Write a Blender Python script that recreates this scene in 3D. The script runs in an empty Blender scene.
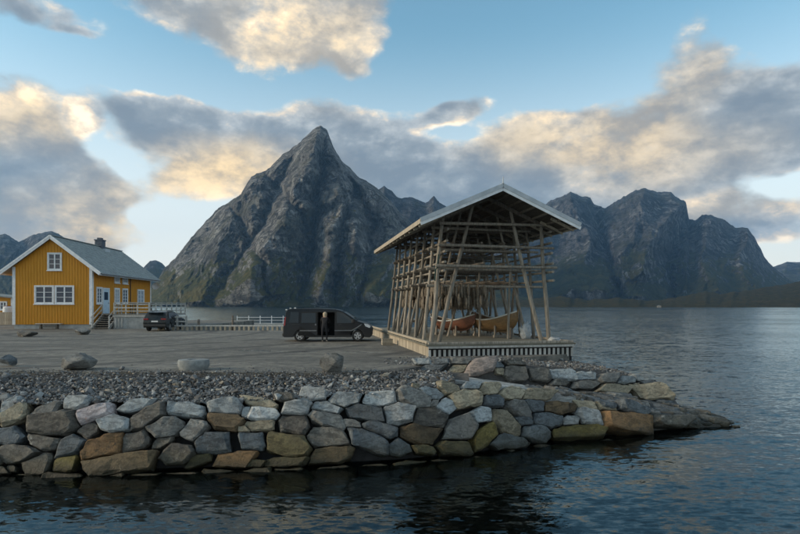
import bpy, bmesh, math, random
import numpy as np
from mathutils import Vector, Matrix, noise as mnoise

R = math.radians
random.seed(7)
scene = bpy.context.scene
COL = scene.collection

# ------------------------------------------------------------------ camera, sky, sun, exposure
F, CX, HZ, CAMZ = 533.33, 400.0, 305.0, 4.35      # photo pixels: focal length, centre, horizon; camera height above water
cam = bpy.data.objects.new('camera', bpy.data.cameras.new('camera'))
COL.objects.link(cam)
cam.location = (0, 0, CAMZ); cam.rotation_euler = (R(90), 0, 0)
cam.data.lens = 24; cam.data.sensor_width = 36; cam.data.shift_y = (HZ - 267) / 800
cam.data.clip_start = 0.1; cam.data.clip_end = 40000
scene.camera = cam

SUN_AZ, SUN_EL = -100.0, 19.0                      # degrees clockwise from +Y, above the horizon
sd = Vector((math.sin(R(SUN_AZ)) * math.cos(R(SUN_EL)), math.cos(R(SUN_AZ)) * math.cos(R(SUN_EL)), math.sin(R(SUN_EL))))
sl = bpy.data.lights.new('sun', 'SUN'); sl.energy = 1.5; sl.angle = R(14); sl.color = (1.0, .80, .58)
sun = bpy.data.objects.new('sun', sl); COL.objects.link(sun)
sun.rotation_euler = sd.to_track_quat('Z', 'Y').to_euler(); sun.location = (-60, 0, 60)

vs = scene.view_settings
vs.view_transform = 'Standard'; vs.look = 'None'; vs.gamma = 1; vs.use_curve_mapping = False
vs.exposure = 1.02
scene.cycles.use_denoising = True
scene.cycles.max_bounces = 5; scene.cycles.volume_bounces = 0; scene.cycles.transparent_max_bounces = 8


class NT:
    """small helper round a node tree"""
    def __init__(s, tree): s.t = tree; s.n = tree.nodes; s.l = tree.links
    def new(s, typ, **kw):
        n = s.n.new(typ)
        for k, v in kw.items():
            if k.startswith('i_'):
                n.inputs[k[2:].replace('_', ' ')].default_value = v
            else: setattr(n, k, v)
        return n
    def put(s, inp, v):
        if isinstance(v, bpy.types.NodeSocket): s.l.new(v, inp)
        else: inp.default_value = v
    def math(s, op, a, b=0.0, c=None, clamp=False):
        n = s.n.new('ShaderNodeMath'); n.operation = op; n.use_clamp = clamp
        s.put(n.inputs[0], a); s.put(n.inputs[1], b)
        if c is not None: s.put(n.inputs[2], c)
        return n.outputs[0]
    def vmath(s, op, a, b=None):
        n = s.n.new('ShaderNodeVectorMath'); n.operation = op
        s.put(n.inputs[0], a)
        if b is not None: s.put(n.inputs[1], b)
        return n.outputs['Value'] if op in ('LENGTH', 'DOT_PRODUCT', 'DISTANCE') else n.outputs['Vector']
    def mix(s, fac, a, b, typ='RGBA', blend='MIX'):
        n = s.n.new('ShaderNodeMix'); n.data_type = typ
        if typ == 'RGBA': n.blend_type = blend
        i = {'RGBA': (6, 7, 2), 'FLOAT': (2, 3, 0)}[typ]
        s.put(n.inputs[0], fac)
        for k, v in ((i[0], a), (i[1], b)):
            if typ == 'RGBA' and not isinstance(v, bpy.types.NodeSocket) and len(v) == 3: v = (*v, 1)
            s.put(n.inputs[k], v)
        return n.outputs[i[2]]
    def rng(s, v, a, b, c=0.0, d=1.0, smooth=True):
        n = s.n.new('ShaderNodeMapRange'); n.interpolation_type = 'SMOOTHSTEP' if smooth else 'LINEAR'
        s.put(n.inputs[0], v)
        for k, x in enumerate((a, b, c, d)): s.put(n.inputs[k + 1], x)
        return n.outputs[0]
    def noise(s, vec, scale, detail=4, rough=.5, dist=0.0, lac=2.0, typ=None):
        n = s.n.new('ShaderNodeTexNoise'); n.noise_dimensions = '3D'
        if typ: n.noise_type = typ
        if vec is not None: s.l.new(vec, n.inputs['Vector'])
        s.put(n.inputs['Scale'], scale); n.inputs['Detail'].default_value = detail
        n.inputs['Roughness'].default_value = rough; n.inputs['Distortion'].default_value = dist
        n.inputs['Lacunarity'].default_value = lac
        return n.outputs[0]
    def map(s, vec, scale=(1, 1, 1), rot=(0, 0, 0), loc=(0, 0, 0), typ='POINT'):
        n = s.n.new('ShaderNodeMapping'); n.vector_type = typ
        s.l.new(vec, n.inputs['Vector'])
        n.inputs['Scale'].default_value = scale; n.inputs['Rotation'].default_value = rot; n.inputs['Location'].default_value = loc
        return n.outputs[0]


def sky_dir(px, py):
    x = px - CX; z = HZ - py
    return math.atan2(x, F), math.atan2(z, math.hypot(F, x))


world = bpy.data.worlds.new('World'); scene.world = world; world.use_nodes = True
def build_sky():
    w = NT(world.node_tree)
    for n in list(w.n): w.n.remove(n)
    out = w.new('ShaderNodeOutputWorld'); bg = w.new('ShaderNodeBackground'); bg.inputs['Strength'].default_value = .1
    w.l.new(bg.outputs[0], out.inputs[0])
    sky = w.new('ShaderNodeTexSky'); sky.sky_type = 'NISHITA'; sky.sun_disc = False
    sky.sun_elevation = R(SUN_EL); sky.sun_rotation = R(SUN_AZ)
    sky.altitude = 0; sky.air_density = 1.0; sky.dust_density = .6; sky.ozone_density = 1.0
    tc = w.new('ShaderNodeTexCoord'); d = tc.outputs['Generated']
    sx = w.new('ShaderNodeSeparateXYZ'); w.l.new(d, sx.inputs[0])
    az = w.math('ARCTAN2', sx.outputs[0], sx.outputs[1]); el = w.math('ARCSINE', sx.outputs[2])
    cb = w.new('ShaderNodeCombineXYZ'); w.l.new(az, cb.inputs[0]); w.l.new(el, cb.inputs[1])
    ae = cb.outputs[0]
    # wobble the coordinates so that the cloud masses have uneven outlines
    dn = w.new('ShaderNodeTexNoise'); dn.inputs['Scale'].default_value = 7.0; dn.inputs['Detail'].default_value = 3
    w.l.new(d, dn.inputs['Vector'])
    wob = w.vmath('MULTIPLY', w.vmath('SUBTRACT', dn.outputs['Color'], (.5, .5, .5)), (.16, .08, 0))
    aew = w.vmath('ADD', ae, wob)
    def blob(px, py, rx, ry, rot=0, coord=None):
        a, e = sky_dir(px, py)
        m = w.map(coord or aew, scale=(rx / F, ry / F, 1), rot=(0, 0, R(rot)), loc=(a, e, 0), typ='TEXTURE')
        return w.rng(w.vmath('LENGTH', m), 0.0, 1.0, 1.0, 0.0)
    def total(lst):
        o = None
        for b in lst:
            v = w.math('MULTIPLY', blob(*b[:5]), b[5])
            o = v if o is None else w.math('ADD', o, v)
        return o
    masses = [  # px, py, rx, ry, tilt, weight
        (300, 22, 130, 62, -16, 1.0), (185, -4, 140, 44, -22, 1.1), (365, 20, 70, 66, 0, .7), (18, 4, 40, 20, 0, .6), (60, 32, 34, 9, 5, .5),
        (25, 150, 110, 76, -8, 1.0), (85, 195, 80, 58, -32, .9), (40, 232, 120, 40, -8, .7), (125, 240, 36, 26, -20, .6), (97, 123, 19, 14, 0, .8),
        (165, 112, 75, 40, 4, .9), (250, 150, 140, 62, -2, 1.0), (190, 185, 82, 30, 8, .8), (350, 150, 110, 72, 0, .95),
        (452, 112, 70, 20, 9, 1.0), (430, 185, 110, 50, 0, .9), (545, 130, 88, 38, 10, .9), (600, 165, 190, 66, 4, 1.0), (740, 150, 150, 74, 8, 1.0),
        (690, 66, 78, 48, 28, .62), (770, 95, 80, 60, 0, .6), (745, 224, 92, 34, -6, .9), (560, 205, 150, 38, 0, .6)]
    gaps = [(165, 226, 62, 70, -28, 1.3), (120, 158, 26, 40, 20, .8), (480, 40, 150, 62, 4, 1.0), (140, 72, 190, 24, -3, 1.3), (370, 88, 110, 18, 3, 1.1), (590, 52, 90, 52, 24, .9), (445, 136, 70, 10, -4, .6),
            (792, 184, 62, 20, 0, 1.2), (792, 254, 70, 14, 0, .8), (240, 216, 50, 14, 0, .8), (792, 18, 70, 50, 0, .6)]
    inview = w.rng(w.vmath('LENGTH', w.map(ae, scale=(1.0, .75, 1), loc=(0, .2, 0), typ='TEXTURE')), .75, 1.15, 1.0, 0.0)
    # free noise clouds everywhere, the traced masses only steer them in the part of the sky in view
    flat = w.map(d, scale=(1, 1, 1.7))
    def dens(off):
        v = w.vmath('ADD', flat, off) if off else flat
        big = w.noise(v, 3.0, 8, .6, .2)
        fine = w.noise(v, 16.0, 6, .62, .15)
        return w.math('ADD', w.math('MULTIPLY', w.math('SUBTRACT', big, .5), 1.0), w.math('MULTIPLY', w.math('SUBTRACT', fine, .5), .62))
    d0 = dens(None)
    free = w.math('ADD', d0, .06)
    steer = w.math('SUBTRACT', w.math('MINIMUM', w.math('MULTIPLY', total(masses), .85), .62), w.math('MULTIPLY', total(gaps), .52))
    steer = w.math('SUBTRACT', steer, .27)
    den = w.math('ADD', free, w.math('MULTIPLY', steer, inview))
    # light: thin edges glow, tops towards the light are brighter than the thick grey bellies
    up = w.math('SUBTRACT', d0, dens((-.04, .0, .12)))
    alpha = w.rng(den, -.10, .26)
    thick = w.rng(den, .0, .50)
    lit = w.math('ADD', w.math('MULTIPLY_ADD', thick, -.36, .53), w.math('MULTIPLY', up, 2.1))
    glow = total([(280, 22, 170, 70, -14, .46), (25, 104, 60, 18, 0, .55), (97, 123, 26, 18, 0, .6), (160, 92, 75, 20, 6, .5), (215, 188, 90, 22, 4, .22), (560, 112, 100, 22, 10, .30), (690, 50, 80, 40, 28, .30),
                  (745, 212, 90, 20, -6, .42), (500, 96, 30, 10, 10, .35), (130, 250, 40, 14, 0, .3), (240, 92, 60, 10, 0, .25)])
    lit = w.math('ADD', lit, glow, clamp=True)
    cloud = w.new('ShaderNodeValToRGB'); w.l.new(lit, cloud.inputs[0])
    cr = cloud.color_ramp
    cr.elements[0].position = 0; cr.elements[0].color = (.125, .155, .185, 1)
    cr.elements[1].position = 1; cr.elements[1].color = (.80, .67, .50, 1)
    for p, c in ((.3, (.165, .195, .22, 1)), (.6, (.27, .295, .31, 1)), (.8, (.50, .435, .35, 1))):
        e = cr.elements.new(p); e.color = c
    # warm evening light on the cloud bellies, strongest towards the sunset side
    warm = total([(225, 176, 150, 44, 0, 1.0), (300, 40, 160, 80, 0, .6), (110, 225, 120, 50, 0, .8), (30, 115, 80, 40, 0, .6),
                  (560, 135, 150, 50, 0, .55), (650, 160, 130, 45, 0, .45), (700, 60, 90, 50, 20, .4), (740, 210, 90, 22, 0, .5), (60, 250, 110, 30, 0, .5)])
    wn = w.noise(flat, 7.0, 5, .6)
    warm = w.math('MULTIPLY', warm, w.rng(wn, .22, .50), clamp=True)
    wc = w.mix(w.rng(w.math('ADD', w.math('MULTIPLY', up, 1.6), w.noise(flat, 11.0, 6, .65)), .20, .80), (.33, .265, .18), (.76, .55, .28))
    cl = w.mix(w.math('MULTIPLY', warm, .9), cloud.outputs[0], wc)
    # thin veil near the horizon
    veil = w.rng(el, 0.02, .50, .85, 0.0)
    base = w.vmath('MULTIPLY', sky.outputs[0], (.096, .125, .112))
    base = w.mix(veil, base, (.60, .565, .54))
    tot = w.mix(alpha, base, cl)
    tot = w.vmath('MULTIPLY', tot, (10, 10, 10))
    w.l.new(tot, bg.inputs['Color'])
build_sky()
world.cycles.sampling_method = 'MANUAL'; world.cycles.sample_map_resolution = 128

# ------------------------------------------------------------------ projection helpers (photo pixel -> place)
def at(px, py, Z):
    """point on the level Z under a photo pixel"""
    Y = (CAMZ - Z) * F / (py - HZ)
    return Vector(((px - CX) / F * Y, Y, Z))
def on(px, py, Y):
    """point at depth Y under a photo pixel"""
    return Vector(((px - CX) / F * Y, Y, CAMZ - (py - HZ) / F * Y))

# ------------------------------------------------------------------ materials
MATS = {}
def new_mat(name):
    m = bpy.data.materials.new(name); m.use_nodes = True
    t = NT(m.node_tree); b = t.n['Principled BSDF']
    MATS[name] = m
    return m, t, b
def coords(t, kind='Object'):
    return t.new('ShaderNodeTexCoord').outputs[kind]
def world_pos(t):
    return t.new('ShaderNodeNewGeometry').outputs['Position']
def bump(t, b, h, strength=.3, dist=.02):
    n = t.new('ShaderNodeBump'); n.inputs['Strength'].default_value = strength; n.inputs['Distance'].default_value = dist
    t.l.new(h, n.inputs['Height']); t.l.new(n.outputs[0], b.inputs['Normal'])
    return n
def simple(name, c1, c2=None, scale=6, rough=.7, stretch=(1, 1, 1), bstr=.25, bdist=.01, metal=0, rand=0.0, detail=6, space='Object', coat=0):
    m, t, b = new_mat(name)
    c2 = c2 or tuple(x * .75 for x in c1)
    v = coords(t, 'Object') if space == 'Object' else world_pos(t)
    oi = t.new('ShaderNodeObjectInfo')
    shift = t.vmath('MULTIPLY', oi.outputs['Location'], (.37, .53, .71))
    v = t.vmath('ADD', t.map(v, scale=stretch), shift)
    n = t.noise(v, scale, detail, .6)
    f = t.rng(n, .3, .7)
    col = t.mix(f, c1, c2)
    if rand:
        k = t.rng(oi.outputs['Random'], 0, 1, 1 - rand, 1 + rand, smooth=False)
        hs = t.new('ShaderNodeHueSaturation'); t.l.new(col, hs.inputs['Color']); t.l.new(k, hs.inputs['Value'])
        col = hs.outputs[0]
    t.l.new(col, b.inputs['Base Color'])
    t.put(b.inputs['Roughness'], t.math('MULTIPLY_ADD', t.math('SUBTRACT', n, .5), .25, rough) if rough > .2 else rough)
    b.inputs['Metallic'].default_value = metal
    b.inputs['Coat Weight'].default_value = coat
    if name in ('black_paint', 'dark_paint'): b.inputs['Specular IOR Level'].default_value = .28
    if bstr: bump(t, b, t.noise(v, scale * 3, 6, .65), bstr, bdist)
    return m

def stone_mat(name, c1, c2, spots=None, spot_amt=.62):
    """quarry stone; algae and wet dark staining close to the tide line"""
    m, t, b = new_mat(name)
    oi = t.new('ShaderNodeObjectInfo'); p = world_pos(t)
    v = t.vmath('ADD', p, t.vmath('MULTIPLY', oi.outputs['Location'], (3.1, 1.7, 2.3)))
    big = t.noise(v, 2.2, 5, .6, .4); fine = t.noise(v, 16, 8, .7, .2)
    col = t.mix(t.rng(big, .3, .7), c1, c2)
    col = t.mix(t.rng(t.noise(t.map(v, scale=(.7, .7, 1.8), rot=(.3, .2, 0)), 5.5, 6, .62, .8), .46, .6, 0, .7), col, tuple(x * .5 for x in c2))
    col = t.mix(t.rng(fine, .45, .66, 0, .5), col, tuple(x * .45 for x in c2))
    col = t.mix(t.rng(t.noise(v, 34, 4, .7), .62, .70, 0, .35), col, tuple(min(1, x * 1.7) for x in c1))
    if spots:
        col = t.mix(t.rng(t.noise(v, 4.5, 7, .72), spot_amt, spot_amt + .1), col, spots)
    k = t.rng(oi.outputs['Random'], 0, 1, .72, 1.25, smooth=False)
    hs = t.new('ShaderNodeHueSaturation'); t.l.new(col, hs.inputs['Color']); t.l.new(k, hs.inputs['Value'])
    col = hs.outputs[0]
    z = t.new('ShaderNodeSeparateXYZ'); t.l.new(p, z.inputs[0])
    tide = t.math('ADD', z.outputs[2], t.math('MULTIPLY', t.math('SUBTRACT', big, .5), .5))
    alg = t.rng(tide, .15, .85, .78, 0)
    col = t.mix(alg, col, t.mix(.55, col, (.040, .036, .012)))
    col = t.mix(t.rng(tide, .06, .34, .8, 0), col, (.018, .018, .010))
    t.l.new(col, b.inputs['Base Color'])
    t.put(b.inputs['Roughness'], t.rng(tide, .1, .5, .45, .82))
    b.inputs['Specular IOR Level'].default_value = .3
    h = t.math('ADD', t.math('MULTIPLY', t.noise(v, 6, 9, .68, .3), 1.0), t.math('MULTIPLY', t.noise(v, 30, 6, .7), .4))
    bump(t, b, h, .9, .09)
    return m
stone_mat('stone_light', (.42, .46, .47), (.28, .31, .32))
stone_mat('stone_pale', (.52, .54, .53), (.35, .375, .38))
stone_mat('stone_grey', (.29, .285, .26), (.18, .18, .17), (.40, .39, .36))
stone_mat('stone_dark', (.19, .178, .152), (.115, .11, .10), (.30, .29, .26), .58)
stone_mat('stone_blue', (.165, .19, .205), (.10, .115, .125), (.26, .28, .28))
stone_mat('stone_beige', (.42, .37, .27), (.28, .25, .185), (.42, .26, .12), .66)
stone_mat('stone_orange', (.31, .18, .085), (.19, .12, .065), (.10, .075, .05), .55)
stone_mat('stone_brown', (.20, .145, .085), (.13, .10, .065), (.09, .08, .06))
stone_mat('stone_olive', (.17, .145, .075), (.105, .092, .055))
stone_mat('stone_yellow', (.25, .205, .07), (.16, .13, .045), (.36, .31, .18))
stone_mat('stone_white', (.56, .52, .53), (.42, .37, .37), (.38, .24, .18), .58)
stone_mat('stone_pink', (.34, .28, .25), (.25, .22, .20))
SM = dict(l='stone_light', L='stone_pale', g='stone_grey', d='stone_dark', k='stone_blue', b='stone_beige', o='stone_orange', O='stone_orange',
          r='stone_brown', v='stone_olive', y='stone_yellow', w='stone_white', p='stone_pink')

def asphalt():
    m, t, b = new_mat('asphalt'); p = world_pos(t)
    fl = t.map(p, scale=(.35, 1, 1))
    big = t.noise(fl, .35, 6, .6, .5); mid = t.noise(p, 2.2, 7, .68); fine = t.noise(p, 28, 6, .75)
    col = t.mix(t.rng(big, .3, .7), (.10, .096, .082), (.225, .212, .178))
    col = t.mix(t.rng(mid, .38, .62, 0, .8), col, (.070, .069, .064))
    col = t.mix(t.rng(t.noise(t.map(p, scale=(.22, 1, 1)), .9, 6, .65, .6), .52, .64, 0, .6), col, (.25, .235, .20))
    col = t.mix(t.rng(fine, .54, .72, 0, .8), col, (.33, .32, .30))
    # swept tyre tracks
    c = t.vmath('DISTANCE', t.map(p, scale=(1, 1, 0)), (-24.0, 41.0, 0))
    ring = t.math('SINE', t.math('MULTIPLY', c, 1.55))
    trk = t.math('MULTIPLY', t.rng(ring, .72, .98), t.rng(t.noise(p, .25, 3, .5), .40, .52), clamp=True)
    col = t.mix(t.math('MULTIPLY', trk, .85), col, (.062, .060, .056))
    # damp low spots
    pud = t.math('ADD', t.noise(t.map(p, scale=(.28, 1.1, 1)), .75, 5, .6, .3), t.rng(t.vmath('DISTANCE', t.map(p, scale=(.4, 1.5, 0)), (-11.0 * .4, 24.4 * 1.5, 0)), 0, 3.2, .13, 0))
    wet = t.rng(pud, .655, .70)
    col = t.mix(t.math('MULTIPLY', wet, .5), col, (.05, .048, .045))
    t.l.new(col, b.inputs['Base Color'])
    t.put(b.inputs['Roughness'], t.mix(wet, .88, .10, 'FLOAT'))
    h = t.mix(wet, t.math('ADD', fine, t.math('MULTIPLY', mid, 2.0)), 1.4, 'FLOAT')
    bump(t, b, h, .6, .035)
asphalt()
simple('concrete', (.36, .37, .36), (.25, .26, .255), 3, .85, bstr=.3, space='World')
simple('pale_concrete', (.27, .285, .28), (.15, .165, .165), 4.5, .85, bstr=.5, bdist=.03)
simple('rubble_earth', (.085, .082, .078), (.055, .054, .052), 8, .95, bstr=.6, bdist=.03, space='World')
simple('seabed', (.03, .032, .022), (.016, .018, .014), 1.0, .9, bstr=.5, bdist=.1, space='World')

simple('deep_bed_upwelling', (.10, .17, .19), (.07, .13, .15), .3, .9, bstr=.2, bdist=.1, space='World')  # bright teal stands in for light scattered back up through deep water
def gravel_mat():
    m, t, b = new_mat('gravel_stones')
    g = t.new('ShaderNodeNewGeometry'); r = g.outputs['Random Per Island']
    cr = t.new('ShaderNodeValToRGB'); t.l.new(r, cr.inputs[0]); e = cr.color_ramp
    e.interpolation = 'CONSTANT'
    e.elements[0].color = (.085, .088, .09, 1); e.elements[1].position = .96; e.elements[1].color = (.40, .34, .26, 1)
    for p_, c in ((.22, (.135, .138, .138, 1)), (.45, (.19, .195, .195, 1)), (.62, (.12, .11, .098, 1)), (.75, (.22, .23, .235, 1)), (.88, (.34, .36, .36, 1))):
        x = e.elements.new(p_); x.color = c
    n = t.noise(g.outputs['Position'], 25, 6, .7)
    col = t.mix(t.rng(n, .35, .7, 0, .5), cr.outputs[0], (.05, .05, .05))
    t.l.new(col, b.inputs['Base Color']); b.inputs['Roughness'].default_value = .85
    bump(t, b, n, .5, .02)
gravel_mat()

def ramp_mat():
    m, t, b = new_mat('ledge_rock'); p = world_pos(t)
    sx = t.new('ShaderNodeSeparateXYZ'); t.l.new(p, sx.inputs[0])
    st = t.map(p, scale=(.9, 3.2, 3.0), rot=(0, 0, R(-20)))
    n = t.noise(st, 1.3, 8, .65, .6); f = t.noise(p, 14, 7, .7)
    pale = t.mix(t.rng(n, .38, .62), (.46, .475, .46), (.22, .235, .235))
    pale = t.mix(t.rng(f, .5, .68, 0, .6), pale, (.11, .115, .115))
    dark = t.mix(t.rng(n, .35, .65), (.125, .13, .128), (.060, .064, .064))
    dark = t.mix(t.rng(f, .52, .68, 0, .5), dark, (.20, .205, .20))
    tar = t.mix(t.rng(f, .45, .7), (.085, .083, .08), (.15, .145, .14))
    wob = t.math('MULTIPLY', t.math('SUBTRACT', n, .5), 3.0)
    X = t.math('ADD', sx.outputs[0], wob)
    col = t.mix(t.rng(X, 1.4, 2.2), tar, pale)
    col = t.mix(t.rng(X, 5.6, 7.6), col, dark)
    tide = t.math('ADD', sx.outputs[2], t.math('MULTIPLY', t.math('SUBTRACT', n, .5), .3))
    col = t.mix(t.rng(tide, .05, .4, .75, 0), col, (.02, .02, .013))
    t.l.new(col, b.inputs['Base Color'])
    t.put(b.inputs['Roughness'], t.rng(tide, .1, .6, .4, .85))
    bump(t, b, t.math('ADD', t.math('MULTIPLY', n, 1.5), t.math('MULTIPLY', f, .5)), .8, .08)
ramp_mat()

def water_mat():
    m, t, b = new_mat('water'); p = world_pos(t)
    t.n.remove(b); out = t.n['Material Output']
    def slope(scale, rot, freq, detail, amp, dist=.5):
        n = t.new('ShaderNodeTexNoise'); t.l.new(t.map(p, scale=scale, rot=(0, 0, R(rot))), n.inputs['Vector'])
        n.inputs['Scale'].default_value = freq; n.inputs['Detail'].default_value = detail; n.inputs['Roughness'].default_value = .55; n.inputs['Distortion'].default_value = dist
        return t.vmath('MULTIPLY', t.vmath('SUBTRACT', n.outputs['Color'], (.5, .5, .5)), (amp * .55, amp, 0))
    calm = t.rng(t.noise(t.map(p, scale=(.3, 1, 1)), .035, 3, .5), .35, .65, .55, 1.15)      # gusts
    g = t.vmath('ADD', t.vmath('ADD', slope((.34, .80, 1), -14, .75, 2, .16), slope((.40, 1.10, 1), -8, 2.6, 3, .44)), slope((.50, 1.2, 1), 14, 8.0, 3, .62))
    sc = t.new('ShaderNodeVectorMath'); sc.operation = 'SCALE'; t.l.new(g, sc.inputs[0]); t.l.new(calm, sc.inputs['Scale'])
    bn = t.new('ShaderNodeVectorMath'); bn.operation = 'NORMALIZE'; t.l.new(t.vmath('ADD', sc.outputs[0], (0, -.055, 1)), bn.inputs[0])
    gl = t.new('ShaderNodeBsdfGlossy'); gl.inputs['Roughness'].default_value = .05; gl.inputs['Color'].default_value = (.82, .95, 1, 1)
    tr = t.new('ShaderNodeBsdfTransparent'); tr.inputs['Color'].default_value = (.36, .44, .40, 1)
    fr = t.new('ShaderNodeFresnel'); fr.inputs['IOR'].default_value = 1.53
    for n in (gl, fr): t.l.new(bn.outputs[0], n.inputs['Normal'])
    mx = t.new('ShaderNodeMixShader'); t.l.new(fr.outputs[0], mx.inputs[0]); t.l.new(tr.outputs[0], mx.inputs[1]); t.l.new(gl.outputs[0], mx.inputs[2])
    t.l.new(mx.outputs[0], out.inputs['Surface'])
water_mat()

def mountain_mat(name, rock1, rock2, slab, grass, gz0, gz1, scale=1.0):
    """rock with pale slabs and streaks down the fall line; turf on gentler and lower ground"""
    m, t, b = new_mat(name); p = world_pos(t); g = t.new('ShaderNodeNewGeometry')
    s = t.new('ShaderNodeSeparateXYZ'); t.l.new(p, s.inputs[0])
    nz = t.new('ShaderNodeSeparateXYZ'); t.l.new(g.outputs['Normal'], nz.inputs[0])
    k = .001 * scale
    q = t.map(p, scale=(k, k, k))
    big = t.noise(q, 6, 8, .62, .4); fine = t.noise(q, 42, 9, .7, .3)
    streak = t.noise(t.map(p, scale=(k * 2.6, k * 1.2, k * .8), rot=(0, R(24), 0)), 14, 9, .68, .5)
    streak2 = t.noise(t.map(p, scale=(k * 1.0, k, k * 2.8), rot=(0, R(-35), 0)), 12, 8, .68, .6)
    col = t.mix(t.rng(big, .35, .65), rock1, rock2)
    col = t.mix(t.math('MULTIPLY', t.rng(streak, .46, .60, 0, .85), t.rng(t.noise(q, 4.2, 4, .55, .6), .44, .60, .12, 1.0)), col, slab)
    col = t.mix(t.rng(streak2, .50, .59, 0, .85), col, tuple(x * .30 for x in rock2))
    col = t.mix(t.rng(fine, .5, .62, 0, .75), col, tuple(x * .35 for x in rock2))
    col = t.mix(t.rng(t.noise(q, 70, 5, .7), .62, .72, 0, .6), col, slab)
    for vv, fq, wd, am in ((t.map(p, scale=(k * 2.2, k, k * .7), rot=(0, R(20), 0)), 9, .022, .85), (t.map(p, scale=(k * .9, k, k * 2.0), rot=(0, R(-38), 0)), 11, .018, .75), (q, 30, .03, .6)):
        cn = t.math('ABSOLUTE', t.math('SUBTRACT', t.noise(vv, fq, 7, .62, .35), .5))
        col = t.mix(t.rng(cn, .0, wd, am, 0), col, tuple(x * .22 for x in rock2))
    low = t.rng(s.outputs[2], gz0, gz1, .55, -.12)
    gm = t.math('ADD', t.math('ADD', t.math('MULTIPLY', nz.outputs[2], .75), low), t.math('MULTIPLY', t.math('SUBTRACT', t.noise(q, 15, 9, .70, .5), .5), 2.4))
    gm = t.rng(gm, .66, .84)
    gcol = t.mix(t.rng(fine, .35, .65), grass, tuple(x * .5 for x in grass))
    gcol = t.mix(t.rng(t.noise(q, 16, 5, .6), .5, .62, 0, .6), gcol, (grass[0] * 1.5, grass[1] * 1.15, grass[2] * .9))
    moss = t.rng(t.noise(q, 5.5, 7, .66, .5), .5, .62, 0, .55)
    col = t.mix(moss, col, t.mix(.6, col, tuple(x * .7 for x in grass)))
    col = t.mix(gm, col, gcol)
    t.l.new(col, b.inputs['Base Color']); b.inputs['Roughness'].default_value = .95; b.inputs['Specular IOR Level'].default_value = .1
    h = t.math('ADD', t.math('ADD', fine, t.math('MULTIPLY', streak, 1.2)), t.math('MULTIPLY', streak2, 1.0))
    bump(t, b, h, 1.0, 22.0)
mountain_mat('peak_rock', (.29, .283, .265), (.155, .152, .145), (.54, .53, .50), (.105, .106, .038), 30, 230)
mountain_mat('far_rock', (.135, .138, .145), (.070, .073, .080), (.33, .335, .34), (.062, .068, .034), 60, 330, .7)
mountain_mat('hill_turf', (.15, .145, .13), (.09, .088, .08), (.28, .275, .26), (.075, .070, .030), 120, 500, 2.6)

# timber, paint, metal
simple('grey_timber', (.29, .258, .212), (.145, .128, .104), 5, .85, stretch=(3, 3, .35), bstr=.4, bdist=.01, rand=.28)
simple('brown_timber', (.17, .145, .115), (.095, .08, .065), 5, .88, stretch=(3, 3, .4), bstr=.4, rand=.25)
simple('pale_timber', (.50, .49, .46), (.34, .33, .30), 5, .8, stretch=(2, 2, .5), bstr=.3, rand=.2)
simple('tan_warmlit_timber', (.43, .37, .28), (.29, .25, .19), 5, .85, stretch=(2, 2, .5), bstr=.3, rand=.2)  # tan wood; also carries warm side light for left skirt and eaves
simple('deck_timber', (.20, .185, .14), (.115, .108, .082), 2.5, .85, stretch=(.4, 4, 1), bstr=.4, rand=.1)
simple('roof_metal', (.44, .48, .51), (.33, .37, .40), 2, .45, stretch=(1, .3, 1), bstr=.08)
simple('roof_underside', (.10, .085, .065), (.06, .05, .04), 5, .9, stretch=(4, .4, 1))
simple('dark_gap', (.02, .02, .02), (.012, .012, .012), 5, .95)  # near-black, stands in for shade in gaps and recesses
simple('yellow_paint', (.60, .265, .013), (.50, .215, .010), 3, .7, stretch=(4, 4, .4), bstr=.12, rand=.06)
simple('white_paint', (.74, .76, .77), (.60, .62, .63), 4, .6, bstr=.08, rand=.05)
simple('door_paint', (.50, .62, .72), (.42, .54, .64), 4, .55, bstr=.05)
simple('slate', (.26, .29, .285), (.165, .19, .19), 3, .7, stretch=(1, 1, 1), bstr=.3, rand=.18)
simple('chimney_brick', (.10, .12, .15), (.07, .08, .10), 6, .85)
simple('black_paint', (.005, .0055, .007), (.007, .007, .008), 3, .3, bstr=0, coat=.08)
simple('dark_paint', (.012, .016, .018), (.016, .02, .022), 3, .28, bstr=0, coat=.15)
simple('black_plastic', (.02, .02, .021), (.028, .028, .028), 20, .6, bstr=.1)
simple('rubber', (.016, .016, .016), (.024, .023, .022), 20, .85, bstr=.1)
simple('alloy', (.55, .56, .57), (.42, .43, .44), 8, .3, metal=.8, bstr=0)
simple('grey_trim', (.16, .17, .18), (.13, .135, .14), 8, .45, bstr=0)
simple('red_lamp', (.28, .012, .01), (.20, .01, .008), 8, .15, bstr=0)
simple('clear_lamp', (.60, .62, .64), (.45, .47, .5), 12, .1, bstr=0, metal=.3)
simple('plate_white', (.75, .75, .73), (.68, .68, .66), 8, .4, bstr=0)
simple('interior', (.03, .03, .032), (.02, .02, .02), 8, .9, bstr=0)
simple('seat_cloth', (.06, .058, .06), (.04, .04, .042), 20, .95)
simple('boat_brown', (.25, .155, .07), (.16, .098, .045), 4, .45, stretch=(.4, 3, 3), bstr=.12)
simple('boat_dark', (.20, .085, .05), (.13, .055, .032), 4, .5, stretch=(.4, 3, 3), bstr=.12)
simple('boat_inside', (.22, .15, .085), (.15, .10, .06), 4, .7, stretch=(.4, 3, 3))
simple('boat_trim', (.62, .62, .58), (.48, .48, .45), 4, .5, bstr=.1)
simple('white_tarp', (.42, .44, .45), (.28, .30, .31), 6, .6, bstr=.3)
simple('fish', (.22, .18, .13), (.10, .08, .06), 14, .8, bstr=.5, space='World')
simple('rope', (.03, .07, .06), (.02, .045, .04), 20, .9)
simple('jacket', (.018, .018, .022), (.012, .012, .014), 14, .9)
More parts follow.
